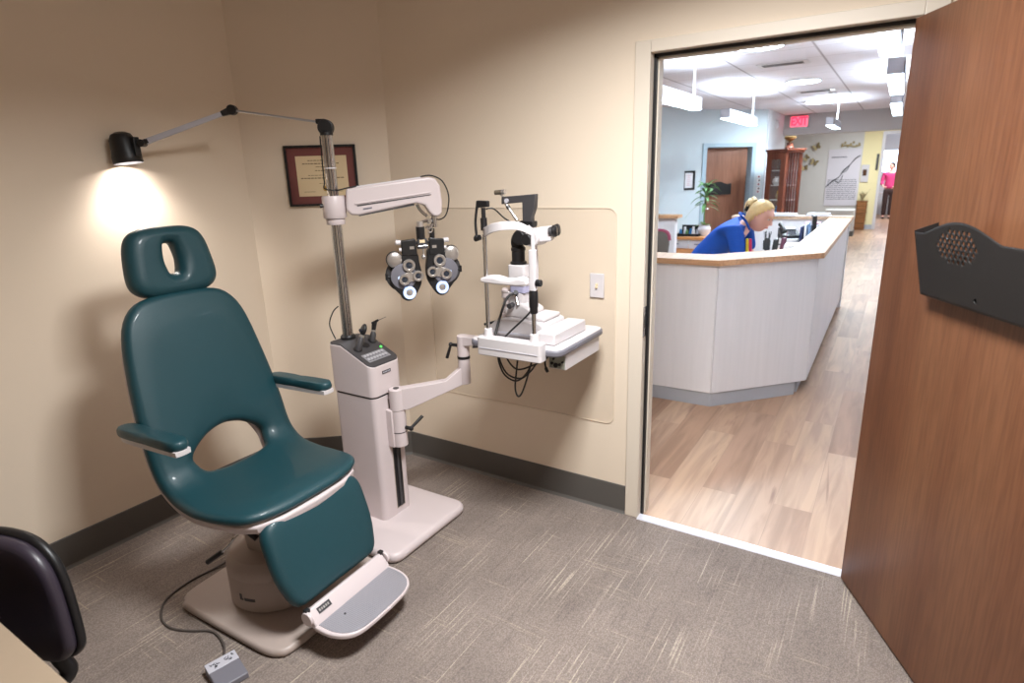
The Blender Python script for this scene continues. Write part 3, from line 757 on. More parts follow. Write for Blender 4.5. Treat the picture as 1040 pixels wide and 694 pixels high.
# phoropter arm
AD = Vector((.67, .742, 0)).normalized(); AN = Vector((AD.y, -AD.x, 0))
PO = Vector((PX, PY_, 0))
def arm(s, z, t): return PO+AD*s+AN*t+Vector((0, 0, z))
MB().lathe([(.048, 0), (.052, .006), (.052, .093), (.048, .1)], (PX, PY_, 1.502), n=36).build('arm_clamp', 'shell', sd_)
MB().lathe([(.040, 0), (.042, .004), (.042, .024), (.036, .028)], (PX, PY_, 1.474), n=36).build('lower_collar', 'shell', sd_)
MB().cyl(PO+Vector((-.02, -.045, 1.56)), PO+Vector((-.028, -.058, 1.56)), .009, n=16).build('clamp_screw', 'black', sd_)
ap = [(.058, 1.630), (.43, 1.672), (.462, 1.666), (.484, 1.632), (.490, 1.56), (.486, 1.505), (.470, 1.490), (.444, 1.492), (.425, 1.515), (.408, 1.545), (.37, 1.556), (.105, 1.512), (.070, 1.515), (.050, 1.540)]
ab = MB().prism(ap, lambda a, b: arm(a, b, -.042), lambda a, b: arm(a, b, .042)).build('phoropter_arm', 'shell', sd_, bevel=.01, seg=4)
MB().prism([(.09, 1.560), (.43, 1.598), (.438, 1.606), (.09, 1.568)], lambda a, b: arm(a, b, -.044), lambda a, b: arm(a, b, .047)).build('arm_ridge', 'shell', ab, bevel=.002)
MB().prism([(.10, 1.552), (.44, 1.590), (.44, 1.594), (.10, 1.558)], lambda a, b: arm(a, b, -.0435), lambda a, b: arm(a, b, .0435)).build('arm_groove', 'dgrey', ab, smooth=False)
MB().prism([(.105, 1.508), (.36, 1.546), (.36, 1.552), (.105, 1.516)], lambda a, b: arm(a, b, -.036), lambda a, b: arm(a, b, .036)).build('arm_underside', 'dgrey', ab, smooth=False)
MB().prism([(.09, 1.633), (.40, 1.668), (.40, 1.674), (.09, 1.640)], lambda a, b: arm(a, b, -.02), lambda a, b: arm(a, b, .02)).build('arm_top_strip', 'white', ab, smooth=False)
nb = MB().prism([(.125, 1.536), (.165, 1.5405), (.165, 1.5475), (.125, 1.543)], lambda a, b: arm(a, b, .042), lambda a, b: arm(a, b, .0432)).build('name_mark', 'grey', ab, smooth=False)
# cable down the pole and along the arm
MB().tube([PO+Vector((-.028, -.014, 1.86)), PO+Vector((-.03, -.016, 1.7)), PO+Vector((-.027, -.018, 1.66)), PO+Vector((-.01, -.036, 1.636)), PO+Vector((.03, -.01, 1.626)), arm(.07, 1.636, .03), arm(.12, 1.643, .012)], .003, n=8).build('cable', 'cable', sd_)
MB().tube([arm(.40, 1.674, 0), arm(.45, 1.678, .01), arm(.50, 1.65, .02), arm(.525, 1.58, .025), arm(.51, 1.50, .02), arm(.48, 1.475, .01), arm(.455, 1.48, 0)], .0032, n=8).build('cable', 'cable', sd_)
MB().tube([(-2.225, -.66, .93), (-2.25, -.665, 1.0), (-2.235, -.65, 1.06), (-2.205, -.64, 1.09)], .003, n=8).build('cable', 'cable', sd_)
MB().tube([(-2.215, -.60, .55), (-2.24, -.6, .35), (-2.27, -.62, .12), (-2.26, -.62, .06)], .004, n=8).build('cable', 'cable', sd_)
# linkage under arm end
MB().tube([arm(.375, 1.55, 0), arm(.39, 1.52, 0), arm(.42, 1.492, 0)], .007, n=10, sub=4).cyl(arm(.452, 1.492, 0), arm(.452, 1.440, 0), .015).cyl(arm(.425, 1.470, -.02), arm(.425, 1.470, .022), .013).build('arm_joint', 'chrome', sd_)
MB().cyl(arm(.44, 1.435, .0), arm(.437, 1.385, .0), .011, .014, n=16).build('tension_knob', 'black', sd_, bevel=.002)
# slit lamp swing arm
HB = Vector((-1.902, -.612, 0)); EL = Vector((-1.65, -.405, 0)); ad = (EL-HB).normalized(); an = Vector((ad.y, -ad.x, 0))
MB().box(-1.942, -1.905, -.655, -.565, .425, .615).cyl((-1.905, -.61, .425), (-1.905, -.61, .615), .037, n=32).build('arm_bracket', 'shell', sd_, bevel=.005)
MB().cyl((-1.905, -.61, .498), (-1.905, -.61, .502), .038, n=32).build('bracket_seam', 'dgrey', sd_)
def sw_(a, b, t): return HB+ad*a+an*t+Vector((0, 0, b))
Ls = (EL-HB).length
sa = MB().prism([(-.0, .612), (.05, .612), (Ls*.62, .672), (Ls, .722), (Ls, .800), (Ls-.02, .800), (Ls*.72, .742), (Ls*.55, .735), (0, .716)], lambda a, b: sw_(a, b, -.024), lambda a, b: sw_(a, b, .024))
sa.cyl(HB+Vector((0, 0, .610)), HB+Vector((0, 0, .716)), .036, n=32).cyl(EL+Vector((0, 0, .718)), EL+Vector((0, 0, .845)), .0285, n=32)
sa.build('lower_swing_arm', 'shell', sd_, bevel=.004)
MB().cyl(HB+Vector((0, 0, .714)), HB+Vector((0, 0, .719)), .014, n=20).build('pivot_cap', 'dgrey', sd_)
MB().cyl(EL+Vector((0, 0, .843)), EL+Vector((0, 0, .855)), .030, n=32).build('elbow_ring', 'black', sd_)
ua = MB().cyl(EL+Vector((0, 0, .853)), EL+Vector((0, 0, .955)), .0285, n=32)
ue = Vector((-1.30, -.36, 0)); ud = (ue-EL).normalized(); un = Vector((ud.y, -ud.x, 0))
ua.prism([(0, .905), (.12, .925), (.40, .930), (.40, .950), (0, .955)], lambda a, b: EL+ud*a-un*.026+Vector((0, 0, b)), lambda a, b: EL+ud*a+un*.026+Vector((0, 0, b)))
ua.build('upper_swing_arm', 'shell', sd_, bevel=.004)
MB().prism([(.06, .902), (.17, .922), (.17, .931), (.06, .918)], lambda a, b: EL+ud*a-un*.02+Vector((0, 0, b)), lambda a, b: EL+ud*a+un*.02+Vector((0, 0, b))).build('arm_underside', 'dgrey', sd_, smooth=False)
# clamping levers
l = MB().cyl(HB+Vector((.03, .01, .52)), HB+Vector((.062, .012, .52)), .009, n=14).sphere(HB+Vector((.064, .012, .52)), .012)
l.cyl(HB+Vector((.062, .012, .52)), HB+Vector((.085, .075, .565)), .0065, .008, n=14).build('clamping_lever', 'black', sd_)
l = MB().cyl(EL+Vector((-.025, -.01, .905)), EL+Vector((-.062, -.012, .905)), .008, n=14).sphere(EL+Vector((-.064, -.012, .905)), .011)
l.cyl(EL+Vector((-.064, -.012, .903)), EL+Vector((-.085, -.020, .838)), .0065, .008, n=14).build('clamping_lever', 'black', sd_)
# table on the upper arm
tb = rrect(.455, .455, .045, 6, -1.30, -.305)
tt = MB().prism(tb, lambda a, b: Vector((a, b, .952)), lambda a, b: Vector((a, b, .981))).build('instrument_table', 'grey', sd_, bevel=.009, seg=4)
MB().prism(rrect(.443, .443, .04, 6, -1.30, -.305), lambda a, b: Vector((a, b, .978)), lambda a, b: Vector((a, b, .984))).build('table_surface', 'white', tt, bevel=.002)
# power box hung under the table
pb = MB().prism([(-.455, .880), (-.455, .948), (-.12, .950), (-.12, .880)], lambda a, b: Vector((-1.165, a, b)), lambda a, b: Vector((-1.085, a, b)))
pbo = pb.build('power_box', 'white', tt, bevel=.003)
MB().box(-1.162, -1.089, -.457, -.4545, .884, .944).build('socket_panel', mat('grey_green_panel', (150, 152, 140), .5), pbo, smooth=False)
k = MB()
for x, z, r_ in ((-1.148, .905, .006), (-1.130, .898, .010), (-1.112, .903, .006), (-1.099, .915, .004), (-1.14, .925, .005)): k.cyl((x, -.455, z), (x, -.462, z), r_, n=12)
k.build('socket', 'black', pbo)
MB().tube([(-1.175, -.46, .935), (-1.172, -.475, .91), (-1.165, -.48, .885), (-1.158, -.478, .87)], lambda t: .004+.003*(t > .6), n=8).build('plug', 'black', pbo)
# hanging cables under the table
for pts in ([(-1.385, -.50, .955), (-1.375, -.51, .90), (-1.335, -.515, .845), (-1.27, -.515, .835), (-1.225, -.51, .87), (-1.19, -.50, .915), (-1.14, -.47, .945)],
            [(-1.36, -.48, .955), (-1.345, -.50, .91), (-1.29, -.51, .872), (-1.22, -.50, .895), (-1.16, -.48, .93)],
            [(-1.395, -.49, .955), (-1.388, -.50, .89), (-1.35, -.51, .835), (-1.29, -.51, .82), (-1.24, -.50, .87), (-1.215, -.49, .95)],
            [(-1.285, -.50, .955), (-1.29, -.51, .88), (-1.298, -.515, .79), (-1.285, -.515, .752), (-1.265, -.51, .775), (-1.235, -.50, .87), (-1.215, -.49, .955)]):
    MB().tube(pts, .0038, n=8).build('hanging_cable', 'cable', tt)

# hand instruments in the console wells
def hand_tool(name, label, p, tilt, head):
    K = .82 if head == 0 else .62
    t = thing(name, label, 'diagnostic hand instrument', p, group='hand instruments in the console wells')
    P = Vector(p); ax = Vector(tilt).normalized()
    ax = ax*K if False else ax
    MB().lathe([(.012, -.02), (.0145, -.01), (.0145, .05*K), (.012, .06*K), (.010, .07*K)], P, ax, 24).build('handle', 'dgrey', t)
    MB().lathe([(.0105, .068*K), (.0125, .072*K), (.0125, .080*K), (.009, .084*K)], P, ax, 24).build('neck_ring', 'silver', t)
    if head == 0:
        h = MB().sphere((0, 0, 0), 1, (.013, .019, .030), 20, Matrix.Translation(P+ax*.092) @ ax.to_track_quat('Z', 'X').to_matrix().to_4x4())
        h.build('viewing_head', 'black', t)
        MB().cyl(P+ax*.094-Vector((.0, .014, 0)), P+ax*.094-Vector((.0, .022, 0)), .009, n=16).build('lens', 'glass_lens', t)
    else:
        h = MB().cyl(P+ax*.050, P+ax*.088, .010, .013, n=16).cyl(P+ax*.080+Vector((-.010, 0, 0)), P+ax*.092+Vector((.018, .008, .008)), .010, .005, n=16)
        h.build('viewing_head', 'black', t)
        MB().cyl(P+ax*.090, P+ax*.096+Vector((.03, .05, .012)), .0022, .001, n=8).build('speculum', 'dgrey', t)
    return t
hand_tool('ophthalmoscope', 'dark ophthalmoscope with an oval head standing in the left well of the console', (-2.062, -.672, .905), (.10, .42, 1), 0)
hand_tool('retinoscope', 'slimmer dark retinoscope with a thin arm in the right well of the console', (-2.085, -.555, .915), (.05, .22, 1), 1)
wl = MB()
for x, y in ((-2.064, -.675), (-2.087, -.557), (-2.075, -.615)): wl.lathe([(.021, 0), (.022, .003), (.017, .0045)], onslope(x, y, -.001), (math.sin(sl), 0, math.cos(sl)), 24)
wl.build('instrument_well', 'black', con)

# ================================================================== OVERHEAD LAMP
lm = thing('examination_lamp', 'black examination lamp on a jointed arm at the pole top, shining down the left wall', 'lamp', (PX, PY_, 1.87))
PT = Vector((PX, PY_, 1.895)); EB = Vector((-2.60, -.78, 1.99)); LH = Vector((-2.90, -1.105, 1.835))
def arc_joint(name, c, r, ax, parent):
    return MB().cyl(Vector(c)-Vector(ax)*r*.8, Vector(c)+Vector(ax)*r*.8, r, n=28).build(name, 'black', parent, bevel=.004)
MB().lathe([(.028, 0), (.028, .012), (.022, .02)], (PX, PY_, 1.862), n=28).build('pole_cap', 'black', lm)
ja = Vector((.55, -.80, 0)).normalized()
MB().cyl(PT-ja*.018, PT+ja*.018, .034, n=32).build('base_joint', 'black', lm, bevel=.004)
e1 = (EB-PT).normalized()
MB().prism([(.0, -.012), (.045, -.008), (.045, .012), (.0, .02)], lambda a, b: PT+e1*a-ja*.012+Vector((0, 0, b+.016)), lambda a, b: PT+e1*a+ja*.012+Vector((0, 0, b+.016))).build('joint_socket', 'black', lm, bevel=.003)
MB().cyl(PT+e1*.03+Vector((0, 0, .018)), EB-e1*.02, .0048, n=14).build('upper_rod', 'alu', lm)
MB().cyl(EB-ja*.016, EB+ja*.016, .022, n=28).build('elbow_joint', 'black', lm, bevel=.003)
e2 = (LH-EB).normalized(); s2 = e2.cross(Vector((0, 0, 1))).normalized(); n2 = s2.cross(e2)
MB().prism([(.0, -.017), (.05, -.011), (.05, .011), (.0, .017)], lambda a, b: EB+e2*a-s2*.012+n2*b, lambda a, b: EB+e2*a+s2*.012+n2*b).build('joint_socket', 'black', lm, bevel=.003)
L2 = (LH-EB).length-.075
MB().prism([(.04, -.010), (L2, -.0125), (L2, .0125), (.04, .010)], lambda a, b: EB+e2*a-s2*.009+n2*b, lambda a, b: EB+e2*a+s2*.009+n2*b).build('lower_bar', 'lgrey', lm, bevel=.003)
MB().cyl(EB+e2*(L2-.01), EB+e2*(L2+.022), .013, n=20).cyl(EB+e2*(L2+.018)-ja*.018, EB+e2*(L2+.018)+ja*.018, .016, n=20).build('wrist_joint', 'black', lm, bevel=.002)
LC = Vector((-2.94, -1.10, 1.77)); lax = Vector((-.10, -.05, 1)).normalized()
sh = MB()
pr = [(.058, 0), (.060, .004), (.060, .03), (.054, .06), (.052, .10), (.040, .125), (.022, .134), (0, .136)]
n_ = 40
sh.lathe(pr[:-1], LC, lax, n_)
# hollow mouth
ob = sh.bm
ob.faces.ensure_lookup_table()
bot = [f for f in ob.faces if len(f.verts) == n_ and f.calc_center_median().z < 1.775]
r_ = bmesh.ops.inset_region(ob, faces=bot, thickness=.006); 
ob.faces.ensure_lookup_table()
bot = [f for f in ob.faces if len(f.verts) == n_ and f.calc_center_median().z < 1.775]
for f in bot:
    for v in f.verts: v.co += lax*.03
hd_ = sh.build('lamp_head', 'black', lm)
MB().cyl(LC+lax*.026, LC+lax*.029, .050, n=32).build('lens', 'lamp_glow', hd_)
MB().box(-.012, .012, -.006, .020, -.02, .06, T=Matrix.Translation(LC+Vector((.055, .01, .05)))).build('yoke', 'black', lm, bevel=.003)
ld_ = bpy.data.lights.new('lamp_beam', 'SPOT'); ld_.energy = 15; ld_.color = (1, .95, .90); ld_.spot_size = R(125); ld_.spot_blend = 1.0; ld_.shadow_soft_size = .03
lo_ = bpy.data.objects.new('lamp_beam', ld_); C.objects.link(lo_); lo_.location = LC-lax*.004
lo_.rotation_euler = (-lax).to_track_quat('-Z', 'Y').to_euler()

# ================================================================== PHOROPTER
ph = thing('phoropter', 'black phoropter with silver lens dials hanging from the pale swing arm', 'phoropter', (-1.86, -.42, 1.10))
PW = Vector((.661, .751, 0)).normalized(); PF = Vector((PW.y, -PW.x, 0))   # PF faces the camera side
PC = Vector((-1.852, -.410, 0))
def P3(s, z, t=0): return PC+PW*s+PF*t+Vector((0, 0, z))
MB().cyl(P3(-.005, 1.395), P3(-.005, 1.452), .020, n=24).build('hanger_post', 'black', ph)
MB().cyl(P3(-.005, 1.452), P3(-.005, 1.476), .017, .014, n=24).build('hanger_cap', 'silver', ph)
rg = MB().tube([P3(.02, 1.445), P3(.035, 1.452), P3(.05, 1.44), P3(.046, 1.425), P3(.03, 1.42)], .004, n=8)
rg.cyl(P3(.03, 1.435), P3(.055, 1.462), .006).build('tilt_lock', 'chrome', ph)
MB().prism([(-.085, 1.372), (.085, 1.372), (.085, 1.386), (-.085, 1.386)], lambda a, b: P3(a, b, -.012), lambda a, b: P3(a, b, .012)).build('crossbar', 'black', ph, bevel=.002)
MB().prism([(-.026, 1.352), (.024, 1.352), (.020, 1.398), (-.022, 1.398)], lambda a, b: P3(a, b, -.016), lambda a, b: P3(a, b, .018)).build('centre_block', 'dgrey', ph, bevel=.003)
lv_ = MB().cyl(P3(-.014, 1.386, .018), P3(-.014, 1.386, .022), .001, n=6)
MB().prism([(-.014, 1.380), (.010, 1.380), (.010, 1.393), (-.014, 1.393)], lambda a, b: P3(a, b, .018), lambda a, b: P3(a, b, .020)).build('level_window', 'paper', ph, smooth=False)
MB().cyl(P3(0, 1.352, .016), P3(0, 1.325, .016), .004).sphere(P3(.0, 1.315, .018), .012).build('centre_knob', 'silver', ph)
MB().cyl(P3(-.022, 1.365, .016), P3(.022, 1.365, .016), .004, n=10).build('pd_screw', 'chrome', ph)
for sg in (-1, 1):
    # hinge box for each side
    bx = MB().prism([(sg*.028, 1.322), (sg*.098, 1.326), (sg*.100, 1.392), (sg*.032, 1.398)], lambda a, b: P3(a, b, -.020), lambda a, b: P3(a, b, .020))
    b_ = bx.build('hinge_block', 'black', ph, bevel=.003)
    MB().prism([(sg*.052-.010, 1.353), (sg*.052+.010, 1.353), (sg*.052+.010, 1.366), (sg*.052-.010, 1.366)], lambda a, b: P3(a, b, .020), lambda a, b: P3(a, b, .0215)).build('scale_window', 'silver', b_, smooth=False)
    MB().cyl(P3(sg*.098, 1.384), P3(sg*.124, 1.386), .012, n=20).build('end_knob', 'white', ph, bevel=.002)
    MB().cyl(P3(sg*.098, 1.352, .006), P3(sg*.110, 1.352, .006), .009, n=16).build('end_knob', 'white', ph)
    # battery body: teardrop leaning out from the centre
    q = [(.018, 1.30), (.022, 1.335), (.05, 1.350), (.085, 1.338), (.125, 1.305), (.148, 1.262), (.152, 1.222), (.140, 1.182), (.124, 1.160), (.114, 1.148), (.106, 1.132), (.082, 1.120), (.056, 1.128), (.034, 1.160), (.014, 1.20), (.010, 1.25)]
    q = [(sg*a, b) for a, b in q]
    if sg < 0: q = [(a-.004, b-.008) for a, b in q]
    else: q = [(a-.002, b+.006) for a, b in q]
    body = MB().prism(closed(q, 4), lambda a, b: P3(a, b, -.026), lambda a, b: P3(a, b, .016)).build('lens_battery', 'black', ph, bevel=.004)
    dz = -.008 if sg < 0 else .006
    # rear ring wheel
    MB().lathe([(.078, 0), (.080, .004), (.080, .020), (.076, .024)], P3(sg*.098, 1.240+dz, -.036), PF, 48).build('sphere_wheel', 'dgrey', body)
    MB().lathe([(.058, 0), (.060, .004), (.052, .006)], P3(sg*.098, 1.238+dz, .015), PF, 48).build('dial_plate', 'grey', body)
    def dial(name, s, z, R_, t=.018, depth=.016, face='glass_lens', ring='silver'):
        o = MB().lathe([(R_*.98, 0), (R_, .003), (R_, depth-.003), (R_*.94, depth), (R_*.66, depth), (R_*.60, depth-.006), (0, depth-.006)], P3(s, z+dz, t), PF, 32).build(name, ring, body)
        MB().lathe([(R_*.60, 0), (R_*.45, .002), (.0, .003)], P3(s, z+dz, t+depth-.007), PF, 24).build('lens', face, o)
        return o
    dial('eye_aperture', sg*.072, 1.288, .029)
    dial('cross_cylinder_dial', sg*.098, 1.225, .0255, .028)
    dial('cross_cylinder_dial', sg*.034, 1.238, .025, .026)
    dial('axis_knob', sg*.078, 1.160, .030, .016, .014, 'silver', 'ring_light')
    kb = MB().lathe([(.034, 0), (.036, .003), (.036, .018), (.030, .023), (.014, .025), (.014, .029), (0, .030)], P3(sg*.133, 1.315+dz, -.006), PF, 36).build('sphere_power_knob', 'silver', body)
    MB().lathe([(.039, 0), (.039, .010)], P3(sg*.133, 1.315+dz, -.014), PF, 36).build('knob_backing', 'black', body)
    cp_ = MB().prism([(sg*a, b+dz) for a, b in ((.040, 1.242), (.070, 1.262), (.112, 1.246), (.108, 1.222), (.080, 1.208), (.050, 1.214))], lambda a, b: P3(a, b, .016), lambda a, b: P3(a, b, .028)).build('turret_arm', 'silver', body, bevel=.003)
    for a, b in ((.118, 1.232), (.092, 1.180)):
        MB().cyl(P3(sg*a, b+dz, .020), P3(sg*a, b+dz, .0215), .0085, n=16).build('lit_scale', 'ring_light', body)
    sk = MB().cyl(P3(sg*.152, 1.235+dz, -.01), P3(sg*.176, 1.236+dz, -.01), .0045, n=10)
    sk.prism([(sg*.170, 1.222+dz), (sg*.181, 1.222+dz), (sg*.181, 1.252+dz), (sg*.170, 1.252+dz)], lambda a, b: P3(a, b, -.016), lambda a, b: P3(a, b, -.004)).build('side_clip', 'black', ph)
MB().cyl(P3(-.005, 1.47), arm(.425, 1.472, 0), .007, n=12).build('hanger_link', 'chrome', ph)

# ================================================================== SLIT LAMP
slm = thing('slit_lamp', 'white slit lamp microscope with chin rest on the swing-arm table by the wall', 'slit lamp', (-1.30, -.38, .984))
FY = -.535
MB().prism(rrect(.31, .055, .012, 3, -1.292, -.548), lambda a, b: Vector((a, b, .935)), lambda a, b: Vector((a, b, 1.012))).build('front_rail', 'white', slm, bevel=.004)
MB().box(-1.44, -1.15, -.5775, -.5755, .966, .9685).build('rail_groove', 'lgrey', slm, smooth=False)
for x in (-1.412, -1.186):
    MB().cyl((x, FY, 1.005), (x, FY, 1.045), .020, .017, n=24).build('post_socket', 'white', slm, bevel=.002)
MB().cyl((-1.412, FY, 1.03), (-1.412, FY, 1.44), .0085, n=20).build('left_post', 'chrome', slm)
MB().cyl((-1.186, FY, 1.03), (-1.186, FY, 1.16), .0095, n=20).build('right_post', 'chrome', slm)
MB().lathe([(.014, 0), (.0165, .004), (.0165, .022), (.0185, .03), (.0185, .085), (.016, .095)], (-1.186, FY, 1.130), n=24).build('height_sleeve', 'black', slm)
MB().prism(rrect(.030, .022, .006, 3, -1.186, FY), lambda a, b: Vector((a, b, 1.222)), lambda a, b: Vector((a, b, 1.385))).build('right_upright', 'white', slm, bevel=.002)
MB().prism(rrect(.014, .014, .004, 3, -1.184, FY), lambda a, b: Vector((a, b, 1.385)), lambda a, b: Vector((a, b, 1.455))).build('upright_tip', 'white', slm)
MB().cyl((-1.172, FY, 1.255), (-1.150, FY, 1.255), .014, n=20).build('chin_height_knob', 'black', slm, bevel=.002)
# chin rest: curved cup
cr = [(-1.425, 1.262), (-1.40, 1.268), (-1.36, 1.270), (-1.32, 1.262), (-1.28, 1.262), (-1.245, 1.272), (-1.205, 1.270), (-1.20, 1.246), (-1.25, 1.240), (-1.32, 1.240), (-1.40, 1.242), (-1.425, 1.246)]
MB().prism(cr, lambda a, b: Vector((a, FY-.028, b)), lambda a, b: Vector((a, FY+.028, b+.004))).build('chin_rest', 'white', slm, bevel=.007, seg=4)
# forehead band
fb = MB(); pts = [(-1.412, FY, 1.445), (-1.385, FY-.03, 1.452), (-1.335, FY-.055, 1.470), (-1.28, FY-.058, 1.480), (-1.225, FY-.035, 1.478), (-1.188, FY-.004, 1.455)]
P_ = spline([Vector(p) for p in pts], 8); vs = []; n_ = len(P_)
for i, p in enumerate(P_):
    d = (P_[min(i+1, n_-1)]-P_[max(i-1, 0)]).normalized(); nr = d.cross(Vector((0, 0, 1))).normalized(); h_ = .019-.004*i/n_
    for a, b in ((-.005, -h_), (.005, -h_), (.005, h_), (-.005, h_)): vs.append(p+nr*a+Vector((0, 0, b)))
fs = [(i*4+j, i*4+(j+1) % 4, (i+1)*4+(j+1) % 4, (i+1)*4+j) for i in range(n_-1) for j in range(4)]+[(3, 2, 1, 0), tuple((n_-1)*4+j for j in range(4))]
fb.add(vs, fs).build('forehead_band', 'white', slm, bevel=.002)
# fixation lamp on the left post
MB().cyl((-1.412, FY, 1.455), (-1.412, FY, 1.505), .0135, n=20).cyl((-1.412, FY, 1.505), (-1.412, FY, 1.545), .009, n=16).build('fixation_mount', 'black', slm)
MB().prism([(-1.445, 1.545), (-1.385, 1.548), (-1.385, 1.572), (-1.440, 1.574)], lambda a, b: Vector((a, FY-.010, b)), lambda a, b: Vector((a, FY+.010, b))).build('fixation_joint', 'black', slm, bevel=.004)
MB().tube([(-1.438, FY-.006, 1.55), (-1.446, FY-.01, 1.49), (-1.442, FY-.012, 1.43)], .0055, n=10).sphere((-1.442, FY-.012, 1.425), .013).cyl((-1.45, FY-.012, 1.42), (-1.425, FY-.012, 1.428), .011).build('fixation_arm', 'black', slm)
MB().tube([(-1.40, FY, 1.54), (-1.375, FY+.02, 1.54), (-1.35, FY+.06, 1.50), (-1.345, FY+.12, 1.478), (-1.335, FY+.18, 1.48)], .003, n=8).build('lamp_cable', 'cable', slm)
# sliding base of the instrument
SY = -.33
b1 = MB().prism([(-1.505, .986), (-1.50, 1.005), (-1.45, 1.05), (-1.40, 1.062), (-1.225, 1.060), (-1.205, 1.052), (-1.20, .995), (-1.21, .986)], lambda a, b: Vector((a, SY-.10, b)), lambda a, b: Vector((a, SY+.10, b)))
b1.build('slide_base', 'white', slm, bevel=.014, seg=4)
MB().prism([(-1.30, 1.058), (-1.215, 1.058), (-1.215, 1.078), (-1.295, 1.082)], lambda a, b: Vector((a, SY-.07, b)), lambda a, b: Vector((a, SY+.08, b))).build('base_cover', 'white', slm, bevel=.008)
MB().box(-1.215, -1.125, -.475, -.18, .985, 1.036).build('rail_cover', 'white', slm, bevel=.006)
MB().box(-1.5, -1.22, SY-.108, SY-.098, 1.0, 1.006).build('base_seam', 'lgrey', slm, smooth=False)
MB().cyl((-1.48, SY-.02, 1.03), (-1.535, SY-.06, 1.015), .006, n=12).sphere((-1.475, SY-.02, 1.035), .010).build('axle_knob', 'black', slm)
# joystick column
MB().lathe([(.030, 0), (.034, .004), (.034, .018), (.028, .024), (.026, .06), (.024, .062), (.024, .085), (.030, .09), (.030, .125), (.024, .13)], (-1.437, SY, 1.05), n=32).build('joystick_column', 'shell', slm)
for z in (1.075, 1.11, 1.14, 1.165):
    MB().lathe([(.0315, 0), (.0325, .002), (.0315, .004)], (-1.437, SY, z), n=32).build('joystick_ring', 'silver', slm)
# microscope column and body
MB().prism(rrect(.085, .08, .02, 4, -1.375, SY), lambda a, b: Vector((a, b, 1.055)), lambda a, b: Vector((a, b, 1.17))).build('column_foot', 'white', slm, bevel=.004)
MB().prism([(-1.425, 1.06), (-1.285, 1.06), (-1.28, 1.10), (-1.33, 1.125), (-1.38, 1.13), (-1.425, 1.10)], lambda a, b: Vector((a, SY-.055, b)), lambda a, b: Vector((a, SY+.055, b))).build('rotation_base', 'white', slm, bevel=.012, seg=4)
MB().cyl((-1.38, SY-.055, 1.12), (-1.38, SY-.085, 1.118), .012, n=16).build('lock_screw', 'dgrey', slm)
MB().prism(rrect(.088, .085, .014, 4, -1.368, SY), lambda a, b: Vector((a, b, 1.20)), lambda a, b: Vector((a, b, 1.292))).build('illumination_base', 'white', slm, bevel=.004)
MB().prism(rrect(.080, .080, .012, 4, -1.366, SY), lambda a, b: Vector((a, b, 1.172)), lambda a, b: Vector((a, b, 1.202))).build('label_band', mat('lavender_label', (170, 168, 196), .5), slm)
MB().lathe([(.033, 0), (.036, .004), (.036, .012), (.029, .016), (.029, .06), (.032, .062), (.032, .072), (.026, .08)], (-1.378, SY, 1.290), n=32).build('illumination_tube', 'black', slm)
MB().tube([(-1.378, SY, 1.36), (-1.385, SY, 1.39), (-1.370, SY, 1.415), (-1.345, SY, 1.425)], .026, n=20).build('illumination_elbow', 'black', slm)
MB().cyl((-1.350, SY-.045, 1.41), (-1.350, SY+.03, 1.41), .030, n=32).build('slit_knob', 'black', slm, bevel=.004)
# swing arm up to microscope head
MB().tube([(-1.33, SY, 1.10), (-1.315, SY+.03, 1.2), (-1.312, SY+.03, 1.32), (-1.30, SY, 1.40)], .014, n=16).build('microscope_arm', 'white', slm)
MB().cyl((-1.282, SY-.055, 1.41), (-1.282, SY+.045, 1.41), .034, n=36).build('magnification_housing', 'white', slm, bevel=.005)
MB().cyl((-1.290, SY-.058, 1.408), (-1.290, SY-.085, 1.408), .024, n=32).build('magnification_knob', 'black', slm, bevel=.004)
ex = Vector((1, .28, .10)).normalized(); ey = Vector((-ex.y, ex.x, 0)).normalized(); ez = ex.cross(ey)
hc_ = Vector((-1.255, SY, 1.425))
def E3(a, b, c_): return hc_+ex*a+ey*b+ez*c_
hb_ = MB()
vs = [E3(a, b, c_) for a in (-.02, .042) for b in (-.036, .036) for c_ in (-.032, .030)]
hb_.add(vs, [(0,1,3,2), (4,6,7,5), (0,4,5,1), (2,3,7,6), (0,2,6,4), (1,5,7,3)]).build('binocular_head', 'white', slm, bevel=.008, seg=4)
for b in (-.026, .026):
    MB().cyl(E3(.035, b, .008), E3(.052, b, .009), .020, .019, n=24).build('eyepiece', 'dgrey', slm, bevel=.002)
    MB().lathe([(.022, 0), (.025, .004), (.025, .014), (.018, .020)], E3(.050, b, .009), ex, 28).build('eyecup', 'black', slm)
MB().cyl((-1.318, SY, 1.44), (-1.30, SY, 1.455), .024, n=20).build('objective_mount', 'white', slm)
# tonometer bracket on top
MB().prism([(-1.345, 1.470), (-1.300, 1.470), (-1.300, 1.495), (-1.285, 1.535), (-1.280, 1.59), (-1.40, 1.582), (-1.448, 1.580), (-1.450, 1.548), (-1.40, 1.552), (-1.345, 1.556)], lambda a, b: Vector((a, SY-.014, b)), lambda a, b: Vector((a, SY+.014, b))).build('tonometer_bracket', 'dgrey', slm, bevel=.003)
MB().cyl((-1.42, SY-.014, 1.563), (-1.42, SY-.020, 1.563), .010, n=20).build('bracket_screw', 'lgrey', slm)
MB().box(-1.350, -1.290, SY-.02, SY+.02, 1.455, 1.478).build('bracket_foot', 'black', slm, bevel=.004)
MB().cyl((-1.488, SY, 1.597), (-1.452, SY, 1.599), .010, n=18).build('weight', mat('brass_grey', (120, 110, 96), .4, metal=.5), slm)
MB().cyl((-1.452, SY, 1.599), (-1.436, SY, 1.600), .011, n=18).cyl((-1.465, SY, 1.592), (-1.440, SY, 1.575), .004).build('weight_collar', 'silver', slm)
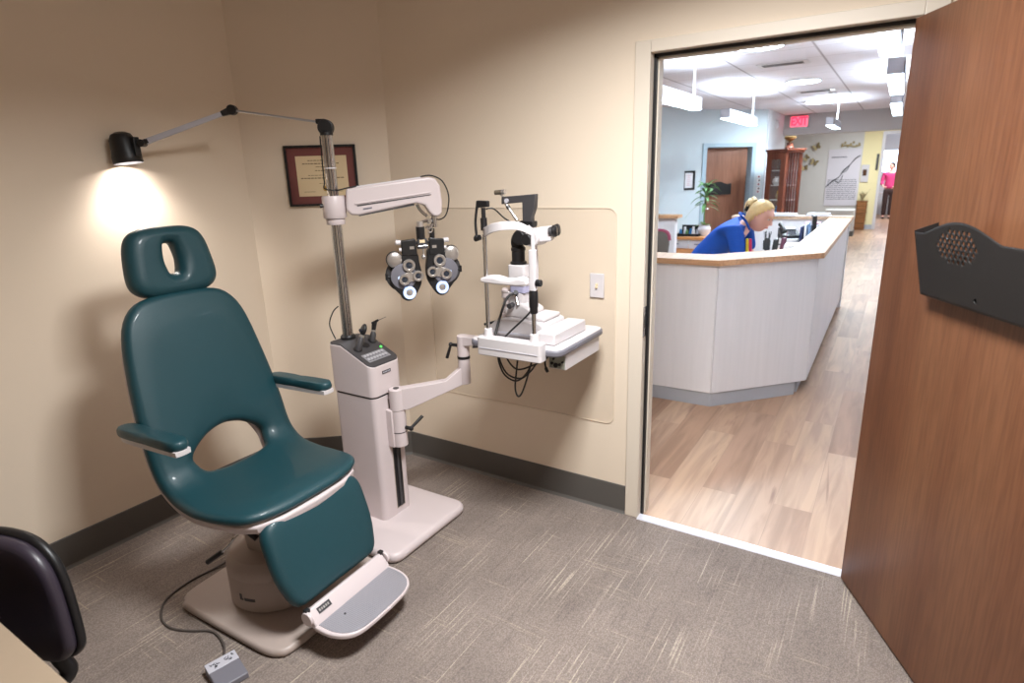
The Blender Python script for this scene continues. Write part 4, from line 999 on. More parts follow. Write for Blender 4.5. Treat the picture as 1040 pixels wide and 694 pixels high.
MB().cyl((-1.432, SY-.01, 1.555), (-1.372, SY-.01, 1.48), .0065, .008, n=14).build('mirror_rod', 'silver', slm)
MB().cyl((-1.42, SY-.01, 1.54), (-1.412, SY-.01, 1.53), .009, n=14).build('rod_joint', 'dgrey', slm)
# instrument cables
MB().tube([(-1.37, SY-.04, 1.17), (-1.40, SY-.07, 1.15), (-1.412, SY-.12, 1.06), (-1.412, SY-.16, .985+.006)], .0055, n=10).build('power_cable', 'cable', slm)
MB().tube([(-1.20, FY+.03, 1.15), (-1.25, FY+.04, 1.10), (-1.33, FY+.05, 1.03), (-1.37, FY+.055, .992)], .0042, n=8, sub=4).build('chin_cable', 'cable', slm)
MB().cyl((-1.372, SY-.035, 1.165), (-1.360, SY-.060, 1.178), .010, n=16).build('cable_plug', 'dgrey', slm)
MB().cyl((-1.368, SY-.045, 1.155), (-1.35, SY-.06, 1.12), .008, n=12).build('cable_plug', 'chrome', slm)

# ================================================================== DESK AND OFFICE CHAIR (lower left)
dk = thing('desk', 'beige laminate desk corner at the lower left of the room', 'desk', (-2.0, -2.6, 0))
MB().prism([(-2.95, -3.0), (-.98, -3.0), (-.98, -2.235), (-2.95, -2.235)], lambda a, b: Vector((a, b, .712)), lambda a, b: Vector((a, b, .742))).build('desktop', 'desk_top', dk, bevel=.003)
MB().box(-2.93, -2.90, -2.95, -2.27, 0, .712).build('side_panel', 'desk_top', dk, smooth=False)
MB().box(-1.03, -1.00, -2.95, -2.27, 0, .712).build('side_panel', 'desk_top', dk, smooth=False)
MB().box(-2.90, -1.03, -2.95, -2.93, .3, .712).build('modesty_panel', 'desk_top', dk, smooth=False)
oc = thing('office_chair', 'black office task chair with a rounded back, pushed up to the beige desk', 'chair', (-2.0, -2.2, 0))
od = Vector((-.92, -.39, 0)).normalized(); on = Vector((.39, -.92, 0)).normalized()
O0 = Vector((-1.835, -2.045, -.012))
def om(a, b, h):   # a along width, b height, h thickness; slightly curved
    cv = .022*((a-.22)/.22)**2
    return tuple(O0+od*a+on*(h-.05+cv-.0)+Vector((0, 0, b)))
oo = closed([(.030, .39), (.018, .43), (.018, .54), (.030, .64), (.062, .70), (.12, .735), (.22, .748), (.32, .735), (.378, .70), (.41, .64), (.422, .54), (.422, .43), (.41, .39), (.37, .355), (.30, .342), (.22, .340), (.14, .342), (.07, .355)], 5)
pad('backrest', oo, lambda a, b, h: om(a, b, h), .045, .02, 'office_vinyl', oc, c=(.22, .54), n=90, crown=.008)
oo2 = [(.22+(a-.22)*1.05, .54+(b-.54)*1.05) for a, b in oo]
pad('back_shell', oo2, lambda a, b, h: om(a, b, h-.018), .028, .012, 'black', oc, c=(.22, .54), n=90)
MB().tube([tuple(O0+od*.14+on*-.06+Vector((0, 0, .45))), tuple(O0+od*.14+on*-.055+Vector((0, 0, .33))), tuple(O0+od*.14+on*-.05+Vector((0, 0, .24))), tuple(O0+od*.25+on*.16+Vector((0, 0, .22)))], .024, n=12).build('back_support', 'black', oc)
sc_ = O0+od*.36+on*.27
MB().lathe([(.19, 0), (.22, .015), (.22, .045), (.19, .07), (0, .078)], (sc_.x, sc_.y, .30), n=40).build('seat', 'office_vinyl', oc)
MB().cyl((sc_.x, sc_.y, .09), (sc_.x, sc_.y, .33), .025).build('gas_lift', 'black', oc)
for k in range(5):
    a = 2*PI*k/5+.3; e = Vector((math.cos(a), math.sin(a), 0))
    lg = MB().cyl(sc_+Vector((0, 0, .10)), sc_+e*.22+Vector((0, 0, .065)), .02, .014, n=12).build('leg', 'black', oc)
    MB().cyl(sc_+e*.22+Vector((-.02*e.y, .02*e.x, .026)), sc_+e*.22-Vector((-.02*e.y, .02*e.x, -.026)), .025, n=16).build('caster', 'black', lg)

# ================================================================== RECEPTION: SHELL
HC = 2.72
struct(MB().box(-8, 3.2, DW, 13.0, HC, HC+.05).build('ceiling', 'ceiling_tiles', smooth=False))
struct(MB().box(-8, 3.2, 12.0, 26, HC+.1, HC+.15).build('ceiling', 'white_ceiling', smooth=False))
A0 = Vector((-3.643, 8.661, 0)); WDr = Vector((.654, .756, 0)).normalized(); WN = Vector((WDr.y, -WDr.x, 0))
def bw(t, off, z): return A0+WDr*t+WN*off+Vector((0, 0, z))
def bbox(mb, t0, t1, o0, o1, z0, z1):
    vs = [bw(t, o, z) for t in (t0, t1) for o in (o0, o1) for z in (z0, z1)]
    return mb.add(vs, [(0,1,3,2), (4,6,7,5), (0,4,5,1), (2,3,7,6), (0,2,6,4), (1,5,7,3)])
w = MB(); bbox(w, .12, .76, -.12, 0, 0, HC); bbox(w, 1.82, 2.09, -.12, 0, 0, HC); bbox(w, .76, 1.82, -.12, 0, 2.08, HC)
struct(w.build('wall_reception', 'blue_wall', smooth=False))
w = MB(); bbox(w, -4.5, .12, -.1, .35, 0, HC); struct(w.build('wall_reception_left', 'blue_wall', smooth=False))
w = MB(); bbox(w, .3, 2.1, -1.6, -1.5, 0, HC); struct(w.build('wall_far_office', 'blue_wall', smooth=False))
w = MB(); w.box(-2.37, -2.25, 10.26, 12.3, 0, HC+.1); struct(w.build('wall_corridor_left', 'white_wall', smooth=False))
w = MB(); w.box(-2.25, 1.25, 12.0, 12.3, 2.315, HC+.1); struct(w.build('trim_5', 'beam_paint', smooth=False))
w = MB(); w.box(-5.5, -.93, 16.2, 16.32, 0, HC+.1); struct(w.build('wall_corridor_end', 'grey_wall', smooth=False))
w = MB(); w.box(-.93, -.47, 16.2, 16.32, 0, HC+.1); w.box(-.47, .60, 16.2, 16.32, 2.42, HC+.1); w.box(.60, 1.35, 16.2, 16.32, 0, HC+.1); struct(w.build('wall_corridor_yellow', 'yellow_wall', smooth=False))
w = MB(); w.box(1.15, 1.27, DW, 22, 0, HC+.1); struct(w.build('wall_corridor_right', 'white_wall', smooth=False))
w = MB(); w.box(-8, -7.9, DW, 13, 0, HC); struct(w.build('wall_waiting_area', 'blue_wall', smooth=False))
w = MB(); w.box(-2.4, 1.3, 22, 22.1, 0, 1.4); w.box(-2.4, 1.3, 22, 22.1, 2.1, HC+.1); w.box(-2.4, -.9, 22, 22.1, 1.4, 2.1); struct(w.build('wall_far_end', 'white_wall', smooth=False))
w = MB(); w.box(-2.5, -2.4, 16.3, 22, 0, HC+.1); struct(w.build('wall_far_left', 'white_wall', smooth=False))
w = MB(); w.box(-.9, 1.2, 22.02, 22.05, 1.4, 2.1); struct(w.build('window_1', 'window_glow', smooth=False))
# doorway trim at the corridor end
w = MB(); w.box(-.52, -.45, 16.17, 16.35, 0, 2.47); w.box(.58, .65, 16.17, 16.35, 0, 2.47); w.box(-.45, .58, 16.17, 16.35, 2.40, 2.47)
struct(w.build('trim_6', 'white', smooth=False))
w = MB(); w.box(-.93, -.52, 16.185, 16.2, 0, .12); w.box(-2.25, -.93, 16.185, 16.2, 0, .12); struct(w.build('baseboard_end', 'rubber_cap', smooth=False))
# blue door frame, leaf and handle
w = MB(); bbox(w, .706, .79, -.13, .02, 0, 2.13); bbox(w, 1.79, 1.874, -.13, .02, 0, 2.13); bbox(w, .79, 1.79, -.13, .02, 2.055, 2.13)
struct(w.build('trim_7', mat('pale_blue_frame_paint', (170, 190, 202), .5), bevel=.004))
d2 = MB().box(0, .955, -.045, 0, .01, 2.045).build('door_2', 'door_wood_far', bevel=.002)
hp_ = bw(1.755, -.075, 0); ax2 = (-WDr).to_2d(); ang2 = math.atan2(-WDr.y, -WDr.x)
d2.matrix_world = Matrix.Translation(hp_) @ Matrix.Rotation(ang2+R(-5), 4, 'Z'); struct(d2)
# (local +y of the leaf now faces the reception)
h = MB().cyl((.885, .0, .94), (.885, -.0-.0, .94), .001, n=8)
h = MB().cyl((.885, -.048, .93), (.885, -.056, .93), .03, n=20).cyl((.885, .0, .93), (.885, .012, .93), .03, n=20).tube([(.885, .01, .93), (.885, .05, .93), (.84, .055, .93), (.78, .055, .928)], .011, n=10).build('door_handle', 'chrome'); h.parent = d2

# pocket on the far door
fp2 = thing('file_pocket', 'small black file pocket on the brown door in the pale blue wall', 'file holder', bw(1.18, -.1, 1.2))
def dp(a, off, z):   # a: distance from hinge on the leaf, off towards reception
    return d2.matrix_world @ Vector((a, off, z))
def dbx(mb, a0, a1, o0, o1, z0, z1):
    vs = [dp(a, o, z) for a in (a0, a1) for o in (o0, o1) for z in (z0, z1)]
    return mb.add(vs, [(0,1,3,2), (4,6,7,5), (0,4,5,1), (2,3,7,6), (0,2,6,4), (1,5,7,3)])
pts = [(.34, 1.19), (.34, 1.40), (.42, 1.385), (.48, 1.40), (.56, 1.43), (.66, 1.43), (.74, 1.40), (.79, 1.39), (.79, 1.19)]
MB().prism(pts, lambda a, b: dp(a, .055, b), lambda a, b: dp(a, .062, b)).build('front_panel', 'blackm', fp2, smooth=False)
x = MB(); dbx(x, .34, .344, .001, .06, 1.19, 1.39); x.build('side_panel', 'blackm', fp2, smooth=False)
x = MB(); dbx(x, .786, .79, .001, .06, 1.19, 1.39); x.build('side_panel', 'blackm', fp2, smooth=False)
x = MB(); dbx(x, .34, .79, .001, .06, 1.19, 1.196); x.build('bottom_panel', 'blackm', fp2, smooth=False)
# picture left of the far door
pf = thing('framed_notice', 'narrow black framed white notice on the pale blue wall left of the far door', 'picture', bw(.43, 0, 1.3))
x = MB()
for a in ((.31, .56, 1.305, 1.34), (.31, .56, 1.615, 1.65), (.31, .345, 1.305, 1.65), (.525, .56, 1.305, 1.65)): bbox(x, a[0], a[1], 0.001, .025, a[2], a[3])
x.build('frame', 'black', pf, smooth=False)
x = MB(); bbox(x, .345, .52, .001, .012, 1.345, 1.61); x.build('sheet', 'wpaper', pf, smooth=False)
x = MB()
for k in range(6): bbox(x, .39, .39+random.uniform(.06, .09), .012, .013, 1.39+.035*k, 1.398+.035*k)
x.build('lettering', mat('soft_pink_ink', (206, 150, 160), .8), pf, smooth=False)
# small cards right of the door
for k, (z, c_) in enumerate(((1.50, 'maroon'), (1.43, 'dgrey'), (1.36, 'maroon'), (1.28, 'dgrey'), (1.22, 'maroon'))):
    lab = ['topmost', 'second from the top', 'middle', 'second from the bottom', 'lowest'][k]
    t = thing('notice_card', 'small white card, %s of the column right of the far door' % lab, 'card', bw(1.985, 0, z), group='cards beside the far door')
    x = MB(); bbox(x, 1.95, 2.04, .0005, .004, z-.028, z+.028); x.build('card', 'wpaper', t, smooth=False)
    x = MB(); bbox(x, 1.975+.012*(k % 2), 2.012+.012*(k % 2), .004, .005, z-.016, z+.014); x.build('card_mark', c_, t, smooth=False)

# ================================================================== CEILING FITTINGS
def pendant(label, x, y0, y1, zb=2.275, w=.11, h=.12):
    t = thing('pendant_light', label, 'ceiling light', (x, (y0+y1)/2, zb), group='linear pendant lights of the reception')
    b = MB(); v0, v1 = zb+.012, zb+h
    b.box(x-w/2, x-w/2+.006, y0, y1, v0, v1).box(x+w/2-.006, x+w/2, y0, y1, v0, v1).box(x-w/2, x+w/2, y0, y0+.006, v0, v1).box(x-w/2, x+w/2, y1-.006, y1, v0, v1)
    b.build('housing', 'lgrey_white', t, smooth=False)
    MB().box(x-w/2+.003, x+w/2-.003, y0+.003, y1-.003, zb, zb+.014).build('diffuser', 'tube_down', t, bevel=.003)
    MB().box(x-w/2+.008, x+w/2-.008, y0+.008, y1-.008, zb+h-.03, zb+h-.02).build('uplight', 'tube_up', t, smooth=False)
    for yy in (y1-.12,):
        MB().cyl((x, yy, zb+h-.03), (x, yy, HC), .012, n=12).cyl((x, yy, HC-.02), (x, yy, HC), .045, n=20).build('stem', 'white', t)
M['lgrey_white'] = mat('white_fixture_enamel', (192, 190, 198), .4)
pendant('long white pendant light nearest the door at the left of the reception', -1.93, 1.3, 4.25)
pendant('white pendant light hanging second in the left row, before the blue wall', -1.98, 5.7, 7.5)
pendant('short white pendant light hanging in front of the grey beam, right of the exit sign', -1.06, 8.6, 9.9)
pendant('white pendant light above the corridor, nearest to the doorway of the right row', -.14, .45, 1.85)
pendant('white pendant light over the corridor, middle one of the right row', -.125, 2.85, 4.35)
pendant('white pendant light over the corridor, farthest of the right row', -.14, 5.4, 7.3)
for k, (x, y, r_) in enumerate(((-1.2, 3.56, .20), (-1.2, 6.4, .20), (-1.32, 9.4, .22), (-1.93, 6.0, .12))):
    lab = ['round recessed ceiling light cut by the door head, nearest of its row', 'round recessed ceiling light between the two ceiling vents', 'round recessed ceiling light nearest the grey beam', 'small flat round ceiling fitting above the left pendant lights'][k]
    t = thing('recessed_light', lab, 'ceiling light', (x, y, HC-.02), group='round lights in the reception ceiling')
    MB().lathe([(r_, 0), (r_+.02, .0), (r_+.025, .012), (r_+.02, .018)], (x, y, HC-.018), n=40).build('trim_ring', 'white', t)
    MB().lathe([(r_-.005, 0), (r_-.005, .004)], (x, y, HC-.021), n=40).build('diffuser', 'disc_glow' if k < 3 else 'lgrey_white', t)
for k, (x, y) in enumerate(((-1.2, 4.8), (-1.2, 7.72))):
    t = thing('ceiling_vent', ['slotted ceiling air vent between the nearest round lights', 'slotted ceiling air vent nearer to the grey beam'][k], 'vent', (x, y, HC-.02))
    MB().box(x-.25, x+.25, y-.13, y+.13, HC-.010, HC-.0005).build('plate', 'white', t, bevel=.003)
    for j in range(3):
        MB().box(x-.20, x+.20, y-.07+j*.055, y-.045+j*.055, HC-.013, HC-.009).build('slot', 'dgrey', t, smooth=False)
t = thing('spot_fitting', 'tiny bright ceiling spot beside the far ceiling vent', 'ceiling light', (-1.0, 7.95, HC-.06))
MB().lathe([(.05, 0), (.055, .03), (.06, .05)], (-1.0, 7.95, HC-.051), n=24).build('housing', 'white', t)
MB().lathe([(.045, 0), (.045, .003)], (-1.0, 7.95, HC-.055), n=24).build('lens', 'disc_glow', t)

# exit sign on the beam
ex_ = thing('exit_sign', 'red lit EXIT sign on the grey ceiling beam', 'exit sign', (-1.95, 11.95, 2.46))
MB().box(-2.13, -1.77, 11.94, 11.998, 2.455, 2.69).build('housing', 'white', ex_, bevel=.006)
MB().box(-2.115, -1.785, 11.934, 11.941, 2.47, 2.675).build('face', 'exit_face', ex_, smooth=False)
fc = bpy.data.curves.new('lettering', 'FONT'); fc.body = 'EXIT'; fc.size = .205; fc.align_x = 'CENTER'; fc.align_y = 'CENTER'; fc.extrude = .003; fc.offset = .007; fc.space_character = .95
fto = bpy.data.objects.new('lettering', fc); C.objects.link(fto); fto.data.materials.append(M['red_led'])
fto.matrix_world = Matrix.Translation((-1.95, 11.929, 2.5725)) @ Matrix.Rotation(PI/2, 4, 'X') @ Matrix.Diagonal((.78, 1.12, 1, 1))
bpy.context.view_layer.update()
tm = bpy.data.meshes.new_from_object(fto.evaluated_get(bpy.context.evaluated_depsgraph_get())); tm.transform(fto.matrix_world)
bpy.data.objects.remove(fto); fto = bpy.data.objects.new('lettering', tm); C.objects.link(fto); setparent(fto, ex_)
wf = thing('wall_fitting', 'small round white fitting high on the white wall above the display cabinet', 'wall fitting', (-2.25, 11.0, 2.5))  # round white wall fitting, purpose unknown
MB().cyl((-2.25, 11.0, 2.50), (-2.19, 11.0, 2.50), .09, .06, n=28).build('housing', 'white', wf, bevel=.01)
MB().cyl((-2.19, 11.0, 2.50), (-2.185, 11.0, 2.50), .045, n=28).build('centre_disc', 'lgrey', wf)

# ================================================================== RECEPTION COUNTER
rc = thing('reception_counter', 'white panelled reception counter with a maple top and chamfered corner', 'counter', (-.9, 2.5, 0))
outer = [(-2.35, 1.595), (-.972, 1.595), (-.40, 2.225), (-.43, 5.52), (-.67, 5.52), (-.64, 2.41), (-1.104, 1.895), (-2.35, 1.895)]
ct = MB().prism(outer, lambda a, b: Vector((a, b, 1.034)), lambda a, b: Vector((a, b, 1.072))).build('countertop', 'counter_top', rc, bevel=.004, seg=2)
ed = MB()
ol = [(-2.35, 1.595), (-.972, 1.595), (-.40, 2.225), (-.43, 5.52)]
for i in range(3):
    a = Vector((*ol[i], 0)); b = Vector((*ol[i+1], 0)); d = (b-a).normalized(); n_ = Vector((d.y, -d.x, 0))
    vs = [p+n_*o+Vector((0, 0, z)) for p in (a-d*.001, b+d*.001) for o in (-.004, .003) for z in (1.033, 1.071)]
    ed.add(vs, [(0,1,3,2), (4,6,7,5), (0,4,5,1), (2,3,7,6), (0,2,6,4), (1,5,7,3)])
ed.build('wood_edging', 'counter_wood', ct, smooth=False)
pn = [(-2.35, 1.622), (-.984, 1.622), (-.432, 2.232), (-.458, 5.49)]
for i in range(3):
    a = Vector((*pn[i], 0)); b = Vector((*pn[i+1], 0)); d = (b-a).normalized(); n_ = Vector((-d.y, d.x, 0))
    vs = [p+n_*o+Vector((0, 0, z)) for p in (a+d*.005, b-d*.005) for o in (0, .02) for z in (.105, 1.033)]
    MB().add(vs, [(0,1,3,2), (4,6,7,5), (0,4,5,1), (2,3,7,6), (0,2,6,4), (1,5,7,3)]).build('panel', 'counter_panel', rc, bevel=.002)
    tk = .012 if i < 2 else .06
    vs = [p+n_*o+Vector((0, 0, z)) for p in (a+d*(.0 if i == 0 else .006), b-d*(.006 if i == 0 else .09 if i == 1 else .02)) for o in (tk, tk+.02) for z in (0.0, .108)]
    MB().add(vs, [(0,1,3,2), (4,6,7,5), (0,4,5,1), (2,3,7,6), (0,2,6,4), (1,5,7,3)]).build('toe_kick', 'rubber_cap', rc, smooth=False)
ip = [(-2.35, 1.75), (-1.05, 1.75), (-.58, 2.30), (-.60, 5.49)]
for i in range(3):
    a = Vector((*ip[i], 0)); b = Vector((*ip[i+1], 0)); d = (b-a).normalized(); n_ = Vector((-d.y, d.x, 0))
    vs = [p+n_*o+Vector((0, 0, z)) for p in (a, b) for o in (0, .02) for z in (.0, 1.033)]
    MB().add(vs, [(0,1,3,2), (4,6,7,5), (0,4,5,1), (2,3,7,6), (0,2,6,4), (1,5,7,3)]).build('inner_panel', 'counter_panel', rc, smooth=False)
MB().prism([(-2.35, 1.77), (-1.06, 1.77), (-.62, 2.3), (-.63, 5.4), (-1.15, 5.4), (-1.12, 2.68), (-1.42, 2.33), (-2.35, 2.33)], lambda a, b: Vector((a, b, .745)), lambda a, b: Vector((a, b, .775))).build('work_surface', 'counter_top', rc, bevel=.003)
MB().box(-1.24, -.64, 5.30, 5.33, 0, .745).build('support_panel', 'counter_panel', rc, smooth=False)
# back partition with maple cap
bp2 = thing('low_partition', 'white low partition wall with a maple cap behind the reception desk', 'partition', (-1.2, 5.62, 0))
MB().box(-1.75, -.45, 5.56, 5.66, 0, 1.05).build('panel', 'counter_panel', bp2, smooth=False)
MB().box(-1.78, -.42, 5.53, 5.76, 1.05, 1.085).build('cap', 'counter_top', bp2, bevel=.004)
for k, (x0, x1, y) in enumerate(((-1.42, -1.02, 5.58), (-.93, -.66, 5.62))):
    t = thing('paper_stack', ['wider white stack of papers on the low partition behind the woman', 'white stack of papers at the corridor end of the low partition'][k], 'papers', (x0, y, 1.085))
    for j in range(3):
        MB().box(x0+.01*j, x1-.008*j, y-.07, y+.12, 1.086+.011*j, 1.096+.011*j).build('sheaf', 'wpaper', t, bevel=.002)
lp = thing('low_partition', 'short white partition with a maple cap at the left of the reception', 'partition', (-2.75, 5.35, 0))
MB().box(-3.3, -2.44, 5.32, 5.42, 0, 1.065).build('panel', 'counter_panel', lp, smooth=False)
MB().box(-3.33, -2.39, 5.27, 5.47, 1.065, 1.105).build('cap', 'counter_wood', lp, bevel=.004)

# low oak desk, tray and plants behind
ld2 = thing('side_desk', 'honey oak side desk with white drawer fronts under the blue wall', 'desk', (-2.2, 6.1, 0))
MB().box(-2.75, -1.75, 5.85, 6.45, .73, .765).build('desktop', 'orange_wood', ld2, bevel=.003)
MB().box(-2.73, -1.77, 5.90, 6.43, 0, .60).build('carcass', 'orange_wood', ld2, smooth=False)
for k in range(3):
    dw = MB().box(-2.73+k*.32, -2.73+k*.32+.31, 5.88, 5.90, .61, .725).build('drawer', 'white', ld2, bevel=.003)
    MB().box(-2.65+k*.32, -2.55+k*.32, 5.868, 5.879, .662, .676).build('handle', 'grey', dw)
tr = thing('desk_tray', 'black framed tray of blue and white items on the oak side desk', 'tray', (-2.4, 6.1, .765))
x = MB()
for a in ((-2.62, -2.30, 5.95, 5.97, .766, .80), (-2.62, -2.30, 6.25, 6.27, .766, .90), (-2.62, -2.60, 5.95, 6.27, .766, .80), (-2.32, -2.30, 5.95, 6.27, .766, .80)): x.box(*a)
x.build('tray_frame', 'black', tr, smooth=False)
gl = [('blue_glass', -2.58, .09), ('wpaper', -2.53, .12), ('leaf', -2.49, .08), ('blue_glass', -2.45, .10), ('wpaper', -2.40, .13), ('lgrey', -2.36, .09)]
for k, (m_, x_, h_) in enumerate(gl):
    t = MB().lathe([(.018, 0), (.024, .02), (.02, h_*.6), (.014, h_), (0, h_)], (x_, 6.05+.04*(k % 2), .767), n=16).build('small_jar', m_)
    tag(t, 'small coloured jar, number %d from the left in the black tray on the oak desk' % (k+1) if False else ['small blue jar at the left end of the black desk tray', 'white jar beside the leftmost blue jar in the tray', 'green jar in the middle of the black desk tray', 'blue jar right of the green jar in the tray', 'tallest white jar in the black desk tray', 'light grey jar at the right end of the black desk tray'][k], 'jar', 'jars in the desk tray')
def leafblade(mb, p, d, L, w, droop=.5):
    p = Vector(p); d = Vector(d).normalized(); side = d.cross(Vector((0, 0, 1))).normalized(); vs = []; n = 7
    for i in range(n+1):
        t = i/n; c_ = p+d*L*t+Vector((0, 0, -droop*L*t*t)); ww = w*math.sin(PI*min(1, t*.93+.06))**.8
        vs += [c_-side*ww, c_+side*ww+Vector((0, 0, .002)), c_+Vector((0, 0, -.004))]
    fs = []
    for i in range(n):
        a = i*3; b = a+3; fs += [(a, a+2, b+2, b), (a+2, a+1, b+1, b+2)]
    mb.add(vs, fs)
pl = thing('potted_plant', 'tall green plant in a white pot on the oak desk by the far door', 'plant', (-2.30, 6.12, .765))
MB().lathe([(.055, 0), (.085, .05), (.09, .10), (.07, .135), (.075, .15), (.062, .15), (.06, .13), (0, .13)], (-2.27, 6.12, .766), n=32).build('pot', 'terracotta', pl)
MB().tube([(-2.27, 6.12, .88), (-2.28, 6.12, 1.05), (-2.27, 6.12, 1.2), (-2.27, 6.12, 1.32)], .009, n=8).build('stem', 'leaf', pl)
lfm = MB()
for k in range(30):
    a = k*2.4; z = 1.18+.30*(k/30); d = (math.cos(a), math.sin(a), random.uniform(.2, 1.3) if k > 8 else random.uniform(-.1, .6))
    leafblade(lfm, (-2.27, 6.12, z), d, random.uniform(.18, .28), random.uniform(.020, .030), random.uniform(.3, .8))
lf = lfm.build('foliage', 'leaf', pl); 
lfm = MB()
for k in range(16):
    a = k*2.4; d = (math.cos(a), math.sin(a), random.uniform(.4, 1.5)); leafblade(lfm, (-2.27, 6.12, .89), d, random.uniform(.10, .16), .017, .4)
lfm.build('lower_leaves', 'leaf_light', pl)

# visitor chair seen behind the counter
vc = thing('desk_chair', 'taupe desk chair with a maroon top edge in front of the left low partition', 'chair', (-2.33, 4.5, 0))
MB().prism(closed([(-.16, .58), (-.17, .80), (-.13, .93), (0, .965), (.10, .94), (.135, .82), (.10, .60), (0, .56)], 4), lambda a, b: Vector((-2.40+a, 4.50+.1*(b-.6), b)), lambda a, b: Vector((-2.40+a, 4.55+.1*(b-.6), b))).build('backrest', 'taupe', vc, bevel=.01)
MB().tube([(-2.565, 4.535, .82), (-2.53, 4.55, .935), (-2.40, 4.56, .975), (-2.29, 4.555, .95), (-2.258, 4.545, .86)], .022, n=12).build('top_padding', 'maroon', vc)
MB().box(-2.62, -2.16, 4.1, 4.52, .44, .50).build('seat', 'maroon', vc, bevel=.03)
MB().cyl((-2.40, 4.52, .40), (-2.40, 4.54, .62), .02).cyl((-2.39, 4.3, .06), (-2.39, 4.3, .44), .025).build('stem', 'black', vc)
for k in range(5):
    a = 2*PI*k/5; MB().cyl((-2.39, 4.3, .09), (-2.39+.26*math.cos(a), 4.3+.26*math.sin(a), .03), .022, .02, n=10).build('leg', 'black', vc)

# things on the reception work surface
Zs = .776
def cordless(label, x, y, rz, col):
    t = thing('cordless_phone', label, 'telephone', (x, y, Zs), rz, world=False, group='cordless phones on the reception desk')
    MB().lathe([(.045, 0), (.05, .01), (.04, .035), (.03, .045), (0, .045)], (0, 0, 0), n=24).build('cradle', 'black', t)
    MB().prism(rrect(.052, .03, .01, 3), lambda a, b: Vector((a, b, .03)), lambda a, b: Vector((a, b+.045, .185))).build('handset', col, t, bevel=.004)
    MB().prism(rrect(.036, .004, .0015, 2, 0, -.013), lambda a, b: Vector((a, b+.03, .12)), lambda a, b: Vector((a, b+.041, .165))).build('display', 'lgrey', t, smooth=False)
    MB().cyl((.018, .04, .17), (.018, .055, .235), .005, n=8).build('aerial', col, t)
cordless('black cordless phone standing nearest the woman on the reception desk', -1.09, 4.12, R(20), 'black')
cordless('second black cordless phone on the desk, just behind the first', -1.01, 4.02, R(-10), 'blackm')
cordless('burgundy cordless phone beside the white paper pile', -.965, 4.20, R(-15), 'wine')
pr_ = thing('desk_printer', 'low white printer box under the black desk phone', 'printer', (-1.02, 4.95, Zs))
MB().box(-1.14, -.90, 4.82, 5.12, Zs, Zs+.11).build('housing', 'white', pr_, bevel=.012)
MB().box(-1.10, -.94, 4.815, 4.822, Zs+.04, Zs+.055).build('paper_slot', 'dgrey', pr_, smooth=False)
def phone(label, x, y, rz, z):
    t = thing('desk_phone', label, 'telephone', (x, y, z), rz, world=False)
    wedge(MB(), -.10, .10, -.09, .09, 0.0, .03, .11).build('base', 'black', t, bevel=.006)
    MB().tube([(-.075, -.08, .075), (-.075, -.03, .105), (-.075, .05, .13), (-.075, .10, .14)], lambda q: .018+.008*abs(q-.5)*2, n=12).build('handset', 'black', t)
    wedge(MB(), -.03, .08, .02, .07, .09, .098, .116).build('display', 'lgrey', t, bevel=.002)
    b = MB()
    for i in range(4):
        for j in range(3): b.box(-.02+j*.03, -.002+j*.03, -.07+i*.02, -.058+i*.02, .04+i*.0085, .052+i*.0085)
    b.build('keypad', 'grey', t, smooth=False)
phone('black desk phone with a handset, on top of the white printer', -1.01, 4.97, R(25), Zs+.111)
def monitor(label, x, y, rz, w=.36, h=.26, zz=.10):
    t = thing('monitor', label, 'monitor', (x, y, Zs), rz, world=False)
    MB().box(-w/2, w/2, -.015, .025, zz, zz+h).build('bezel', 'black', t, bevel=.006)
    MB().box(-w/2+.015, w/2-.015, -.018, -.014, zz+.015, zz+h-.015).build('screen', 'glass_lens', t, smooth=False)
    MB().box(-.02, .02, .0, .03, .01, zz+.05).box(-.07, .07, -.05, .06, 0, .012).build('stand', 'black', t, bevel=.004)
monitor('black monitor seen edge-on against the counter side', -.725, 4.50, R(-80), .24, .22, .175)
pc = thing('pen_cup', 'dark cup of pens behind the cordless phones', 'pen cup', (-1.20, 4.72, Zs))
MB().lathe([(.035, 0), (.04, .10), (.036, .10), (.033, .01), (0, .01)], (-1.20, 4.72, Zs), n=20).build('cup', 'dgrey', pc)
for k in range(6):
    a = k*1.05; q = MB().cyl((-1.20+.01*math.cos(a), 4.72+.01*math.sin(a), Zs+.012), (-1.20+.04*math.cos(a), 4.72+.04*math.sin(a), Zs+.20), .0045, n=8).build('pen', ['black', 'lgrey'][k % 2])
    tag(q, 'thin pen standing in the dark pen cup on the reception desk', 'pen', 'pens in the cup')
for k, (x, y, rz, n_) in enumerate(((-.842, 4.06, 4, 8), (-.80, 5.22, 3, 15))):
    t = thing('document_pile', ['thick white paper pile on the desk beside the burgundy phone', 'tall pile of white and pink papers at the far end of the desk'][k], 'papers', (x, y, Zs), R(rz), world=False)
    for j in range(n_):
        MB().box(-.075+random.uniform(-.008, .008), .075+random.uniform(-.008, .008), -.12, .12+random.uniform(-.01, .01), .018*j, .018*j+.016).build('bundle', 'pink_folder' if j == n_-1 and k else 'wpaper', t, bevel=.003)
bn = thing('file_sorter', 'grey sorter with upright blue and white folders behind the monitor', 'file sorter', (-.80, 4.84, Zs))
for k in range(5):
    MB().box(-.87+.042*k, -.85+.042*k, 4.72, 4.94, Zs+.012, Zs+.25+.03*(k % 3)).build('folder', ['navy', 'wpaper', 'soft_blue', 'wpaper', 'lgrey'][k], bn, bevel=.003)
MB().box(-.88, -.66, 4.71, 4.95, Zs, Zs+.06).build('tray', 'grey', bn, bevel=.004)

